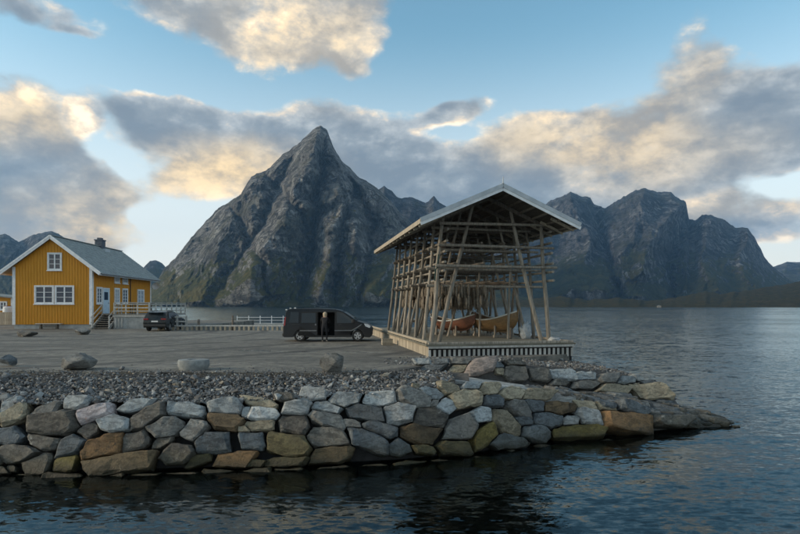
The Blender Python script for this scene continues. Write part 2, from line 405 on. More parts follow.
simple('trousers', (.016, .017, .022), (.010, .011, .014), 14, .9)
simple('shoe', (.55, .53, .50), (.40, .38, .36), 12, .7)
simple('skin', (.50, .33, .25), (.44, .28, .21), 12, .6, bstr=.05)
simple('hair', (.50, .42, .30), (.33, .26, .17), 14, .7, stretch=(5, 5, .6), bstr=.5)

def glass(name, c):
    m, t, b = new_mat(name)
    b.inputs['Base Color'].default_value = (*c, 1); b.inputs['Roughness'].default_value = .04; b.inputs['IOR'].default_value = 1.5
    n = t.noise(coords(t), 1.5, 2, .5); bump(t, b, n, .05, .02)
glass('window_glass', (.03, .05, .08)); glass('car_glass', (.008, .010, .012)); glass('curtain_glass', (.34, .38, .43))

def M(n): return MATS[n]

# ------------------------------------------------------------------ mesh helpers
class MB:
    def __init__(s): s.v = []; s.f = []
    def add(s, vs_, fs):
        o = len(s.v); s.v += [tuple(v) for v in vs_]; s.f += [tuple(i + o for i in f) for f in fs]; return s
    def box(s, x0, x1, y0, y1, z0, z1, mat=None):
        c = [(x, y, z) for z in (z0, z1) for y in (y0, y1) for x in (x0, x1)]
        if mat is not None: c = [mat @ Vector(p) for p in c]
        return s.add(c, [(0, 2, 3, 1), (4, 5, 7, 6), (0, 1, 5, 4), (2, 6, 7, 3), (0, 4, 6, 2), (1, 3, 7, 5)])
    def tube(s, pts, rad, n=8, cap=True):
        """round pole along points; rad one number or one each"""
        pts = [Vector(p) for p in pts]; rad = rad if hasattr(rad, '__len__') else [rad] * len(pts)
        o = len(s.v); a = None
        for i, p in enumerate(pts):
            d = (pts[min(i + 1, len(pts) - 1)] - pts[max(i - 1, 0)]).normalized()
            if a is None: a = d.orthogonal().normalized()
            a = (a - d * a.dot(d)).normalized(); b = d.cross(a)
            for k in range(n):
                t = 2 * math.pi * k / n
                s.v.append(tuple(p + (a * math.cos(t) + b * math.sin(t)) * rad[i]))
        for i in range(len(pts) - 1):
            for k in range(n):
                k2 = (k + 1) % n
                s.f.append((o + i * n + k, o + i * n + k2, o + (i + 1) * n + k2, o + (i + 1) * n + k))
        if cap:
            s.f.append(tuple(o + k for k in range(n))[::-1]); s.f.append(tuple(o + (len(pts) - 1) * n + k for k in range(n)))
        return s
    def beam(s, p0, p1, w, h, up=(0, 0, 1)):
        """squared timber from p0 to p1, w wide and h high"""
        p0, p1 = Vector(p0), Vector(p1); d = (p1 - p0).normalized(); u = Vector(up)
        side = d.cross(u).normalized(); u = side.cross(d).normalized()
        c = [p + side * a * w / 2 + u * b * h / 2 for p in (p0, p1) for b in (-1, 1) for a in (-1, 1)]
        return s.add(c, [(0, 2, 3, 1), (4, 5, 7, 6), (0, 1, 5, 4), (2, 6, 7, 3), (0, 4, 6, 2), (1, 3, 7, 5)])
    def prism(s, poly, axis, a, b):
        """polygon in the two other axes pushed from a to b along axis ('x','y','z')"""
        def P(q, h): return {'x': (h, q[0], q[1]), 'y': (q[0], h, q[1]), 'z': (q[0], q[1], h)}[axis]
        n = len(poly)
        vs_ = [P(q, a) for q in poly] + [P(q, b) for q in poly]
        fs = [tuple(range(n))[::-1], tuple(range(n, 2 * n))] + [(i, (i + 1) % n, n + (i + 1) % n, n + i) for i in range(n)]
        return s.add(vs_, fs)
    def mesh(s, name, smooth=None, bev=0):
        me = bpy.data.meshes.new(name); me.from_pydata(s.v, [], s.f)
        bm = bmesh.new(); bm.from_mesh(me)
        if bev:
            bmesh.ops.remove_doubles(bm, verts=bm.verts, dist=1e-5)
            ed = [e for e in bm.edges if len(e.link_faces) == 2 and e.calc_face_angle(0) > R(28)]
            bmesh.ops.bevel(bm, geom=ed, offset=bev, segments=2, profile=.5, affect='EDGES', clamp_overlap=True)
        bmesh.ops.recalc_face_normals(bm, faces=bm.faces)
        bm.to_mesh(me); bm.free()
        if smooth:
            for p in me.polygons: p.use_smooth = True
            me.set_sharp_from_angle(angle=R(smooth))
        return me
    def obj(s, name, mat, parent=None, smooth=None, bev=0, loc=None):
        return link(name, s.mesh(name, smooth, bev), mat, parent, loc)
def link(name, me, mat, parent=None, loc=None):
    o = bpy.data.objects.new(name, me); COL.objects.link(o)
    if mat and not me.materials: me.materials.append(M(mat))
    if parent: o.parent = parent
    if loc is not None: o.location = loc
    return o
def tag(o, label, cat, group=None):
    o['label'] = label; o['category'] = cat
    if group: o['group'] = group
    return o
def thing(name, label, cat, loc=(0, 0, 0), rz=0.0, group=None):
    o = bpy.data.objects.new(name, None); COL.objects.link(o); o.empty_display_size = .2
    o.location = loc; o.rotation_euler = (0, 0, rz)
    return tag(o, label, cat, group)
def struct(o, kind='structure'):
    o['kind'] = kind; return o
def grid_mesh(name, P, smooth=True, flip=False):
    """mesh from an array (rows, cols, 3)"""
    nr, nc = P.shape[:2]
    i = np.arange(nr * nc).reshape(nr, nc)
    q = np.stack([i[:-1, :-1], i[:-1, 1:], i[1:, 1:], i[1:, :-1]], -1).reshape(-1, 4)
    if flip: q = q[:, ::-1]
    me = bpy.data.meshes.new(name)
    me.from_pydata(P.reshape(-1, 3).tolist(), [], q.tolist())
    if smooth: me.polygons.foreach_set('use_smooth', [True] * len(me.polygons))
    return me
def interp(x, pts):
    return np.interp(x, [p[0] for p in pts], [p[1] for p in pts])

# vectorised gradient noise
_rs = np.random.RandomState(3); _perm = _rs.permutation(512); _perm = np.concatenate([_perm, _perm, _perm])
_g = _rs.normal(size=(512, 3)); _g /= np.linalg.norm(_g, axis=1)[:, None]
def perlin(x, y, z):
    x, y, z = np.broadcast_arrays(np.asarray(x, float), np.asarray(y, float), np.asarray(z, float))
    xi, yi, zi = np.floor(x).astype(int), np.floor(y).astype(int), np.floor(z).astype(int)
    xf, yf, zf = x - xi, y - yi, z - zi
    u, v, w = [f * f * f * (f * (f * 6 - 15) + 10) for f in (xf, yf, zf)]
    r = 0
    for a in (0, 1):
        for b in (0, 1):
            for c in (0, 1):
                g = _g[_perm[_perm[_perm[(xi + a) & 511] + ((yi + b) & 511)] + ((zi + c) & 511)]]
                d = g[..., 0] * (xf - a) + g[..., 1] * (yf - b) + g[..., 2] * (zf - c)
                r = r + d * (u if a else 1 - u) * (v if b else 1 - v) * (w if c else 1 - w)
    return r * 1.5
def fbm(x, y, z, oct_=5, gain=.5, ridged=False):
    s, a = 0, 1.0
    for k in range(oct_):
        n = perlin(x * 2 ** k + 17.3 * k, y * 2 ** k + 5.1 * k, z * 2 ** k)
        s = s + a * ((1 - 2 * np.abs(n)) if ridged else n); a *= gain
    return s

# ------------------------------------------------------------------ levels and the shore line
LOT = 2.2
BASE = [(-200, 477), (0, 475), (100, 474), (200, 471), (300, 468), (400, 463), (480, 455), (560, 441), (620, 437), (680, 430), (735, 426), (800, 424)]
_bp = [at(x, y, 0) for x, y in BASE]
BX, BY = [p.x for p in _bp], [p.y for p in _bp]
def wall_base(X): return float(np.interp(X, BX, BY))
def wall_pt(px, py):
    """photo pixel -> the sloping face of the lower stone wall"""
    Y = 15.0
    for _ in range(40):
        Y = wall_base((px - CX) / F * Y) + .5 * (CAMZ - (py - HZ) / F * Y)
    return on(px, py, Y)
UP = [(-3.0, 18.9), (.35, 18.6), (2.78, 18.5), (5.04, 19.2), (7.5, 19.9), (10.2, 20.5), (14, 21.3)]
def upper_pt(px, py):
    Y = 19.0
    for _ in range(40):
        Y = float(interp((px - CX) / F * Y, UP)) + .35 * (CAMZ - (py - HZ) / F * Y - 1.5)
    return on(px, py, Y)

# ------------------------------------------------------------------ water and seabed
def build_water():
    xs = np.array([-6000, -1500, -300, -60, 0, 60, 300, 1500, 6000.]); ys = np.array([-600, -40, 0, 12, 30, 80, 300, 1500, 6000.])
    X, Y = np.meshgrid(xs, ys)
    struct(link('water', grid_mesh('water', np.stack([X, Y, 0 * X], -1)), 'water'))
    xs = np.linspace(-40, 40, 90); ys = np.concatenate([np.linspace(-30, 30, 70)])
    X, Y = np.meshgrid(xs, ys)
    base = np.interp(X, BX, BY)
    Z = np.clip(-.15 - (base - Y) * .42, -3.2, -.15) + .12 * fbm(X * .6, Y * .6, 0 * X, 3)
    Z[Y > base] = -.6
    xs2 = np.array([-6000, -40, 40, 6000.]); ys2 = np.array([-600, -30, 30, 6000.])
    X2, Y2 = np.meshgrid(xs2, ys2)
    struct(link('seabed', grid_mesh('seabed', np.stack([X2, Y2, 0 * X2 - 3.3], -1)), 'deep_bed_upwelling'))
    struct(link('shore_bed', grid_mesh('shore_bed', np.stack([X, Y, Z], -1)), 'seabed'))
build_water()

# ------------------------------------------------------------------ mountains
def seg_dist(x, y, line):
    best = np.full(x.shape, 1e9)
    for (x0, y0), (x1, y1) in zip(line, line[1:]):
        dx, dy = x1 - x0, y1 - y0; t = np.clip(((x - x0) * dx + (y - y0) * dy) / (dx * dx + dy * dy), 0, 1)
        best = np.minimum(best, np.hypot(x - x0 - t * dx, y - y0 - t * dy))
    return best
def mountain(name, label, mat, skyline, Dr, Ds, seed, nx=360, nt=150, relief=120., jag=1.6, ridges=(), back=900., cell=42., power=.85, x0=None, x1=None):
    x = np.linspace(skyline[0][0], skyline[-1][0], nx)
    prof = interp(x, skyline) + jag * fbm(x / 9.0, 0 * x + seed, 0 * x, 4, .6)
    tt = np.concatenate([np.linspace(0, 1, nt), 1 + np.linspace(0, 1, 14)[1:]])
    T, Xp = np.meshgrid(tt, x, indexing='ij')
    Pr = np.broadcast_to(prof, T.shape)
    dr = np.broadcast_to(interp(x, Dr) if hasattr(Dr, '__len__') else np.full(nx, Dr), T.shape)
    ds = np.broadcast_to(interp(x, Ds) if hasattr(Ds, '__len__') else np.full(nx, Ds), T.shape)
    tf = np.clip(T, 0, 1)
    # the shore is at sea level; pixel row of the shore at its distance
    ysh = HZ + (CAMZ + 6) * F / ds
    Yp = ysh + (Pr - ysh) * tf
    D = ds + (dr - ds) * tf ** power
    q = Xp / cell; r = Yp / cell
    wq = q + .5 * fbm(q * .7, r * .7, 0 * q + seed + 5, 3)
    n = fbm(wq + .30 * r, r * .20, 0 * q + seed, 5, .5, True) * .50 + fbm(wq * 2.3 - .9 * r, r * .7 + 9, 0 * q + seed + 3, 4, .5, True) * .16
    n = n + .06 * fbm(q * 7 + 5 * r, r * 3, 0 * q + seed + 7, 4, .55, True)
    fade = np.clip(tf / .10, 0, 1) * np.clip((1 - tf) / .05, 0, 1) ** .7
    D = D - relief * n * fade
    Wx = Xp + 5 * fbm(Xp / 26, Yp / 26, 0 * Xp + seed + 2, 4, .6); Wy = Yp + 3 * fbm(Xp / 26 + 7, Yp / 26, 0 * Xp + seed + 4, 3, .6)
    for line, wid, amp in ridges:
        D = D - amp * np.exp(-(seg_dist(Wx, Wy, line) / wid) ** 1.3) * fade
    D = np.maximum(D, ds * .97)
    Y = D; Z = CAMZ - (Yp - HZ) / F * D; X = (Xp - CX) / F * D
    bk = np.clip(T - 1, 0, 1)
    Zr = Z[nt - 1][None]
    Y = Y + back * bk * (1 + .0 * bk); X = np.where(T > 1, (Xp - CX) / F * (D + back * bk * .6), X)
    Z = np.where(T > 1, np.maximum(Zr * (1 - bk ** .9) + 18 * perlin(Xp / 20, bk * 6, 0 * bk) * bk * (1 - bk), -5), Z)
    o = link(name, grid_mesh(name, np.stack([X, Y, Z], -1)), mat)
    struct(o); o['label'] = label
    return o
def build_mountains():
    mountain('peak', 'steep pointed grey rock peak rising behind the parked van', 'peak_rock',
        [(120, 303), (140, 299), (155, 283), (165, 268), (177, 256), (190, 239), (215, 211), (241, 194), (247, 183), (252, 176), (262, 172), (270, 167), (282, 155), (290, 150), (301, 141), (310, 132), (316, 127), (321, 126), (327, 129),
         (331, 140), (335, 151), (341, 160), (350, 167), (357, 176), (366, 181), (380, 190), (400, 212), (430, 240), (470, 272), (520, 296), (560, 303)],
        2050, [(120, 1500), (250, 1250), (400, 1300), (560, 1500)], 2.0, 620, 260, 95., 1.5,
        ridges=[([(320, 126), (304, 170), (280, 225), (235, 300)], 22, 190), ([(336, 160), (345, 205), (318, 300)], 14, 150), ([(365, 184), (356, 235), (372, 300)], 16, 130),
                ([(252, 178), (235, 215), (180, 290)], 16, 110), ([(326, 140), (318, 210), (303, 300)], 7, -190), ([(352, 190), (336, 262), (335, 300)], 6, -150),
                ([(384, 200), (398, 250), (420, 300)], 14, 110), ([(290, 160), (262, 225), (214, 300)], 7, -150), ([(268, 175), (300, 215), (312, 260)], 5, -110), ([(345, 172), (372, 225), (362, 300)], 6, -140), ([(230, 205), (262, 262), (268, 300)], 5, -90)])
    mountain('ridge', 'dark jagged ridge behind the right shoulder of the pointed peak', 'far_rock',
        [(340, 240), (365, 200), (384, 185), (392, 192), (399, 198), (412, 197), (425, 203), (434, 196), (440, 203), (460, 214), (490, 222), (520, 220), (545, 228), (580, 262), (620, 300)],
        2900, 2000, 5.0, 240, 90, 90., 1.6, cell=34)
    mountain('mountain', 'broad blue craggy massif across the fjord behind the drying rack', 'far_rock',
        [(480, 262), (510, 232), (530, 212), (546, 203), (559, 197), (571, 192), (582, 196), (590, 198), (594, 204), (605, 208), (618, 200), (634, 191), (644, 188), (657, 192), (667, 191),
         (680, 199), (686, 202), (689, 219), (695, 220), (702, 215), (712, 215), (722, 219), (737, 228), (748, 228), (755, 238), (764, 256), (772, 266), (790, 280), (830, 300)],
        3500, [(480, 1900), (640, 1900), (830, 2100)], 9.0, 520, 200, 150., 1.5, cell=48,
        ridges=[([(571, 193), (590, 240), (570, 300)], 16, 260), ([(594, 206), (604, 250), (622, 300)], 7, -260), ([(644, 190), (632, 240), (600, 300)], 18, 330),
                ([(684, 201), (655, 230), (640, 270)], 9, 260), ([(688, 222), (668, 262), (672, 300)], 8, -240), ([(712, 217), (700, 255), (720, 300)], 16, 300), ([(748, 229), (740, 262), (765, 300)], 12, 240)])
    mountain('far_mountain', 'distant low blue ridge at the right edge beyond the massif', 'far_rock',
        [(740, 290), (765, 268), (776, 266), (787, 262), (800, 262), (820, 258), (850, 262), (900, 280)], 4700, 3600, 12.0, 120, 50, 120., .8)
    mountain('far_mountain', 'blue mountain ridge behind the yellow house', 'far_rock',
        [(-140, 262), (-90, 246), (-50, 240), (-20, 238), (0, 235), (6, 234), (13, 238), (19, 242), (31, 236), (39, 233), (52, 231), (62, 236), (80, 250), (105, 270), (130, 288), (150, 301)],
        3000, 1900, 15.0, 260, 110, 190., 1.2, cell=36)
    mountain('far_hill', 'small rounded dark hill between the house roof and the pointed peak', 'far_rock',
        [(128, 300), (138, 280), (144, 267), (150, 261), (156, 260), (162, 263), (170, 272), (180, 286), (195, 300)], 3300, 2400, 18.0, 110, 60, 90., .5)
    mountain('foothill', 'low green foothills along the far shore on the right', 'hill_turf',
        [(380, 304), (440, 301), (520, 300), (560, 296), (585, 300), (620, 298), (650, 301), (680, 297), (705, 291), (720, 294), (735, 292), (752, 290), (765, 287), (782, 285), (800, 281), (850, 274), (920, 278), (1000, 292)],
        [(380, 1500), (620, 1350), (800, 1600), (1000, 1700)], [(380, 1250), (620, 950), (1000, 900)], 22.0, 320, 60, 90., 1.3, cell=26, power=1.0, back=500)
build_mountains()

# ------------------------------------------------------------------ ground of the lot, rubble slope, ledge, bank
ga = R(11); RU = Vector((math.cos(ga), math.sin(ga), 0)); RV = Vector((-math.sin(ga), math.cos(ga), 0))
RO = at(428, 357, LOT)
DW, DD = 6.57, 17.0
def rk(a, v, z=0.0):
    p = RO + RU * a + RV * v; return Vector((p.x, p.y, LOT + z))
def build_ground():
    edge = [at(x, y, LOT) for x, y in ((-260, 373), (0, 372), (130, 372), (330, 373), (395, 371), (440, 363), (470, 361))]
    right = [rk(DW - .12, .12), rk(DW - .12, DD)]
    back = [Vector((-3.5, 45.5, LOT)), Vector((-20.5, 45.5, LOT)), Vector((-20.5, 75, LOT)), Vector((-140, 75, LOT)), Vector((-140, 14, LOT))]
    poly = [(p.x, p.y) for p in edge + right + back]
    MB().prism(poly, 'z', -1.2, LOT).obj('ground', 'asphalt')
    struct(bpy.data.objects['ground'])
build_ground()

TOPPX = [(-260, 404), (0, 399), (60, 401), (120, 398), (180, 400), (245, 398), (300, 394), (360, 391), (420, 386), (450, 380), (480, 382), (520, 387), (560, 394), (600, 402), (640, 410), (690, 420), (735, 427)]
def build_slopes():
    # rubble slope between the lot edge and the wall
    cols = []
    for px in np.linspace(-260, 470, 90):
        a = wall_pt(px, float(interp(px, TOPPX)) + 3)
        yy = float(interp(px, [(-260, 373), (0, 372), (330, 373), (395, 371), (440, 372), (470, 374)]))
        b = at(px, yy, LOT)
        b.y += .3
        cols.append([a + (b - a) * t + Vector((0, 0, -.10 * (1 - abs(2 * t - 1)) - .02)) for t in np.linspace(0, 1, 9)])
    P = np.array([[list(c[i]) for c in cols] for i in range(9)])
    struct(link('rubble_slope', grid_mesh('rubble_slope', P), 'rubble_earth'))
    # ledge that runs down to the point
    front = TOPPX
    rear = [(380, 366), (420, 370), (450, 374), (480, 378), (540, 387), (600, 394), (665, 401), (700, 411), (745, 424)]
    cols = []
    xs = np.linspace(385, 745, 150)
    for px in xs:
        a = wall_pt(px, float(interp(px, front)))
        if px < 670: b = upper_pt(px, float(interp(px, rear)))
        else:
            k = (px - 670) / 75; b = upper_pt(670, 402).lerp(at(748, 423, -.1), k)
        row = []
        for t in np.linspace(0, 1, 22):
            p = a + (b - a) * t
            lay = mnoise.fractal(Vector((p.x * .55, p.y * 2.2, 3.3)), .9, 2.1, 5)
            step = math.floor(lay * 3.0) * .055 * min(1, max(0, (px - 470) / 120)) + .02 * mnoise.noise(p * 3.0)
            row.append(p + Vector((0, 0, step - .02)))
        row.insert(0, row[0] + Vector((0, -.02, -.55))); row.append(row[-1] + Vector((0, .5, -.9)))
        cols.append(row)
    P = np.array([[list(c[i]) for c in cols] for i in range(24)])
    me = grid_mesh('rock_ledge', P); me.set_sharp_from_angle(angle=R(30))
    ledge = struct(link('rock_ledge', me, 'ledge_rock'))
    rnd = random.Random(19)
    for k in range(95):
        i = int(len(cols) * (.40 + .52 * rnd.random() ** .8)); i = min(i, len(cols) - 1); c = cols[i]; f = i / len(cols)
        q = c[1].lerp(c[22], rnd.uniform(.02, .95))
        w = rnd.uniform(.16, .48) * (1.0 if f > .6 else .6); ring = []
        for a in sorted(rnd.uniform(0, 6.28) for _ in range(7)): ring.append(Vector((math.cos(a) * w * 1.5, math.sin(a) * w * .8, 0)))
        if len(ring) < 4: continue
        try: sm = stone_mesh('slab', ring, Vector((0, 0, 1)), rnd, .08, rnd.uniform(.04, .16), 1)
        except Exception: continue
        ob = link('slab', sm, rnd.choice(('stone_blue', 'stone_dark', 'stone_blue', 'stone_grey')), ledge, q + Vector((0, 0, .02)))
        ob.rotation_euler = (rnd.uniform(-.15, .2), rnd.uniform(.0, .25), rnd.uniform(-.6, .1))
    # gravel bank in front and to the right of the deck
    xs = np.linspace(-1.5, 15, 100); ys = np.linspace(18.2, 34, 90)
    X, Y = np.meshgrid(xs, ys)
    crest = np.interp(X, [-2, 2.8, 5, 7.5, 9.0, 10.2, 12.5], [2.25, 2.25, 2.1, 1.85, 1.6, 1.25, -.6])
    # far side: falls to the water beyond a line from the deck's right corner to the end of the upper wall
    c0 = rk(DW + .4, .4); c1 = Vector((10.6, 20.9, 0))
    nx_, ny_ = (c1.y - c0.y), -(c1.x - c0.x); L = math.hypot(nx_, ny_)
    s_far = ((X - c0.x) * nx_ + (Y - c0.y) * ny_) / L
    s_far = -s_far if ((0 - c0.x) * nx_ + (15 - c0.y) * ny_) > 0 else s_far
    Z = np.minimum(crest, 2.17) - np.clip(s_far, 0, 9) * .62
    s_dk = (X - c0.x) * RU.x + (Y - c0.y) * RU.y
    Z = np.where((s_far <= 0) & (s_dk <= 0), np.minimum(Z, 2.17), Z)
    front = np.interp(X, [p[0] for p in UP], [p[1] for p in UP])
    Z = Z - np.clip(front + .35 - Y, 0, 2) * 2.6
    Z = np.where((s_dk < -.3) & (Y > 22.5), np.minimum(Z, 1.9), Z)
    Z = np.maximum(Z, -1.0) + .05 * fbm(X * 1.5, Y * 1.5, 0 * X, 4)
    global BANK
    BANK = (xs, ys, Z)
    struct(link('gravel_bank', grid_mesh('gravel_bank', np.stack([X, Y, Z], -1)), 'rubble_earth'))
def bank_z(x, y):
    xs, ys, Z = BANK
    i = min(max(int(np.searchsorted(xs, x)) - 1, 0), len(xs) - 2); j = min(max(int(np.searchsorted(ys, y)) - 1, 0), len(ys) - 2)
    return float(Z[j, i])

# ------------------------------------------------------------------ loose crushed stone (uncountable)
def pebble_bases(n=14, seed=5):
    rnd = random.Random(seed); out = []
    for k in range(n):
        bm = bmesh.new()
        for _ in range(11):
            v = Vector((rnd.gauss(0, 1), rnd.gauss(0, 1), rnd.gauss(0, 1))).normalized() * rnd.uniform(.75, 1.05)
            bm.verts.new((v.x, v.y * rnd.uniform(.7, 1), v.z * .62))
        r = bmesh.ops.convex_hull(bm, input=bm.verts)
        bmesh.ops.delete(bm, geom=[g for g in r['geom_interior'] if isinstance(g, bmesh.types.BMVert)], context='VERTS')
        bm.verts.ensure_lookup_table(); bm.verts.index_update()
        out.append((np.array([v.co[:] for v in bm.verts]), [[v.index for v in f.verts] for f in bm.faces])); bm.free()
    return out
PEB = pebble_bases()
def scatter(name, pts, sizes, label, seed):
    rnd = random.Random(seed); V = []; Fc = []; o = 0
    for p, s in zip(pts, sizes):
        bv, bf = rnd.choice(PEB)
        from mathutils import Euler
        m = np.array(Euler((rnd.uniform(-.7, .7), rnd.uniform(-.7, .7), rnd.uniform(0, 6.28))).to_matrix()) * s
        V.append(bv @ m.T + np.array(p)); Fc += [[i + o for i in f] for f in bf]; o += len(bv)
    me = bpy.data.meshes.new(name); me.from_pydata(np.concatenate(V).tolist(), [], Fc)
    ob = link(name, me, 'gravel_stones'); ob['kind'] = 'stuff'; ob['label'] = label
    return ob
def build_gravel():
    rnd = random.Random(11); pts = []; sz = []
    for _ in range(16500):
        px = rnd.uniform(-180, 452); t = rnd.random() ** .9
        a = wall_pt_fast(px, float(interp(px, TOPPX)) + 3)
        yy = float(interp(px, [(-260, 373), (0, 372), (330, 373), (395, 371), (440, 372), (470, 374)]))
        b = at(px, yy, LOT)
        t = -.02 + 1.06 * t
        p = a + (b - a) * t
        s = min(.19, .034 * math.exp(rnd.gauss(0, .48)) * (1.25 if t < .8 else .8))
        p.z += s * rnd.uniform(-.1, .5) - .07 * (1 - abs(2 * t - 1)); p.x += rnd.uniform(-.1, .1); p.y += rnd.uniform(-.08, .08)
        if t > .93 and rnd.random() < .5: continue
        pts.append(tuple(p)); sz.append(s)
    scatter('gravel', pts, sz, 'grey crushed stone strewn along the edge of the lot above the wall', 3)
    pts = []; sz = []
    while len(pts) < 9000:
        x = rnd.uniform(-.6, 11.5); y = rnd.uniform(18.6, 25.5)
        z = bank_z(x, y)
        if z < -.1: continue
        if (Vector((x, y, 0)) - rk(0, 0)).dot(RV) > .1 and (Vector((x, y, 0)) - rk(0, 0)).dot(RU) < DW + .1: continue
        if y < float(interp(x, UP)) + .25: continue
        s = min(.13, .028 * math.exp(rnd.gauss(0, .5)))
        pts.append((x, y, z + s * rnd.uniform(0, .5))); sz.append(s)
    scatter('gravel', pts, sz, 'small grey gravel on the bank below the drying rack deck', 4)
    # stray stones along the near edge of the asphalt and at the foot of the deck
    pts = []; sz = []
    for _ in range(1500):
        px = rnd.uniform(-40, 440); p = at(px, 372.5 - abs(rnd.gauss(0, 2.2)), LOT); s = .016 * math.exp(rnd.gauss(0, .5))
        p.z += s * .3; pts.append(tuple(p)); sz.append(s)
    scatter('gravel', pts, sz, 'stray chips of stone scattered on the near edge of the asphalt', 6)
_wc = {}
def wall_pt_fast(px, py):
    k = round(px / 4)
    if k not in _wc:
        q = k * 4; _wc[k] = wall_pt(q, float(interp(q, TOPPX)) + 3)
    return _wc[k].copy()

# ------------------------------------------------------------------ stones of the walls: outlines laid out as in the photograph, on the sloping wall face
def Z_(ox, oy, sc, rows):
    return [(ox + a[0] / sc, oy + a[1] / sc, a[2] / sc, a[3] / sc, a[4], a[5]) for a in rows]
LOWER = (Z_(0, 390, 5.93, [
    (20, 40, 60, 40, 15, 'l'), (60, 90, 140, 60, 25, 'l'), (90, 145, 160, 90, 25, 'b'), (260, 135, 200, 70, 18, 'g'), (455, 75, 160, 80, 0, 'l'),
    (570, 145, 210, 100, 12, 'w'), (310, 205, 310, 130, 10, 'd'), (530, 235, 130, 90, 35, 'd'), (680, 200, 170, 110, 20, 'l'), (60, 275, 150, 120, 15, 'k'),
    (265, 315, 190, 90, -8, 'd'), (415, 335, 210, 110, 20, 'k'), (610, 340, 260, 120, 22, 'o'), (100, 380, 240, 110, -5, 'd'), (220, 450, 190, 130, 15, 'd'),
    (385, 440, 130, 100, 0, 'y'), (720, 445, 480, 115, 8, 'r'), (75, 470, 60, 40, 0, 'd'), (15, 480, 70, 45, 0, 'd'), (-110, 150, 200, 90, 10, 'l'), (-130, 260, 220, 120, 0, 'g'),
    (-100, 390, 230, 120, 0, 'd'), (-320, 180, 220, 110, 0, 'g'), (-330, 300, 210, 120, 0, 'k'), (-320, 420, 220, 110, 0, 'r')]) +
  Z_(120, 390, 5.93, [
    (105, 98, 220, 70, 6, 'l'), (170, 165, 230, 100, 25, 'd'), (385, 120, 240, 80, -3, 'l'), (625, 105, 220, 110, 5, 'L'), (280, 225, 200, 110, 25, 'g'),
    (440, 235, 150, 110, 40, 'g'), (640, 195, 200, 90, 0, 'r'), (555, 315, 220, 130, -5, 'k'), (90, 300, 170, 110, 25, 'd'), (250, 310, 120, 55, 10, 'd'),
    (330, 385, 210, 130, -5, 'd'), (470, 415, 170, 70, 15, 'v'), (690, 420, 250, 100, 6, 'o'), (750, 135, 60, 70, 0, 'l'), (730, 230, 90, 45, 0, 'b')]) +
  Z_(240, 380, 5.93, [
    (115, 130, 210, 60, -8, 'b'), (130, 200, 210, 90, 5, 'L'), (265, 105, 130, 50, 0, 'd'), (430, 85, 170, 75, -10, 'L'), (380, 120, 80, 50, 0, 'l'),
    (330, 170, 190, 85, -3, 'L'), (510, 165, 180, 85, -15, 'l'), (615, 120, 170, 100, -10, 'l'), (110, 275, 200, 60, 5, 'b'), (320, 265, 200, 115, -10, 'd'),
    (510, 230, 200, 85, -10, 'g'), (515, 335, 240, 130, 0, 'd'), (660, 260, 100, 50, 0, 'g'), (75, 365, 160, 110, -3, 'k'), (290, 385, 260, 130, -5, 'v'),
    (540, 450, 230, 95, 0, 'r'), (270, 492, 270, 60, 0, 'v'), (60, 500, 200, 50, 0, 'v')]) +
  Z_(350, 375, 5.93, [
    (185, 140, 195, 85, 0, 'L'), (375, 135, 210, 105, -18, 'g'), (480, 110, 140, 65, -5, 'l'), (590, 85, 140, 65, -12, 'b'), (690, 145, 170, 115, 10, 'b'),
    (90, 225, 230, 90, -5, 'k'), (300, 230, 180, 125, 5, 'L'), (480, 260, 200, 125, 10, 'd'), (575, 190, 120, 95, -15, 'l'), (500, 170, 60, 50, 0, 'g'),
    (655, 320, 210, 155, 10, 'g'), (185, 325, 220, 80, -18, 'k'), (420, 350, 240, 115, -10, 'r'), (110, 390, 240, 120, -12, 'k'), (285, 430, 140, 110, 12, 'k'),
    (430, 445, 130, 50, 0, 'v'), (615, 435, 220, 90, -5, 'v'), (390, 68, 45, 35, 0, 'b'), (715, 66, 110, 45, 0, 'l')]) +
  Z_(460, 370, 5.93, [
    (170, 112, 120, 75, 0, 'b'), (305, 145, 140, 85, -10, 'b'), (450, 150, 170, 75, -8, 'b'), (195, 190, 130, 80, -10, 'k'), (125, 265, 140, 105, 10, 'l'),
    (350, 230, 170, 95, -15, 'g'), (440, 215, 130, 75, -10, 'k'), (280, 320, 260, 105, -36, 'b'), (375, 305, 110, 65, 0, 'k'), (520, 300, 170, 105, -10, 'k'),
    (565, 230, 160, 75, -12, 'r'), (660, 300, 120, 60, 5, 'L'), (145, 395, 160, 105, 30, 'y'), (300, 430, 220, 95, 0, 'k'), (440, 385, 180, 105, -18, 'k'),
    (690, 375, 300, 90, 6, 'y')]) +
  Z_(570, 370, 4.444, [
    (70, 160, 100, 40, -8, 'b'), (85, 212, 110, 70, -10, 'L'), (160, 165, 95, 35, -8, 'b'), (280, 185, 150, 55, -15, 'k'), (245, 235, 240, 95, -10, 'O'),
    (10, 165, 50, 40, 0, 'r'), (440, 232, 190, 55, -5, 'd'), (560, 240, 90, 40, -3, 'd')]))
_r = random.Random(21)
for _k in range(4):                                 # the wall goes on a little past the left frame edge
    _px = -84.0
    while _px > -230:
        _w = _r.uniform(28, 44); LOWER.append((_px - _w / 2, 411 + _k * 17.5 + _r.uniform(-2, 2), _w, 19, _r.uniform(-8, 12), _r.choice(('lLgb', 'ldgk', 'dkgr', 'drdv')[_k]))); _px -= _w * .98
_px = -75.0
while _px < 620:                                    # the courses that go on below the water
    _by = float(interp(_px, BASE)); _w = _r.uniform(28, 46)
    LOWER.append((_px + _w / 2, _by + _r.uniform(7.5, 9.5), _w, _r.uniform(16, 20), _r.uniform(-8, 8), _r.choice('vvyrdv'))); _px += _w * .98
_px = -75.0
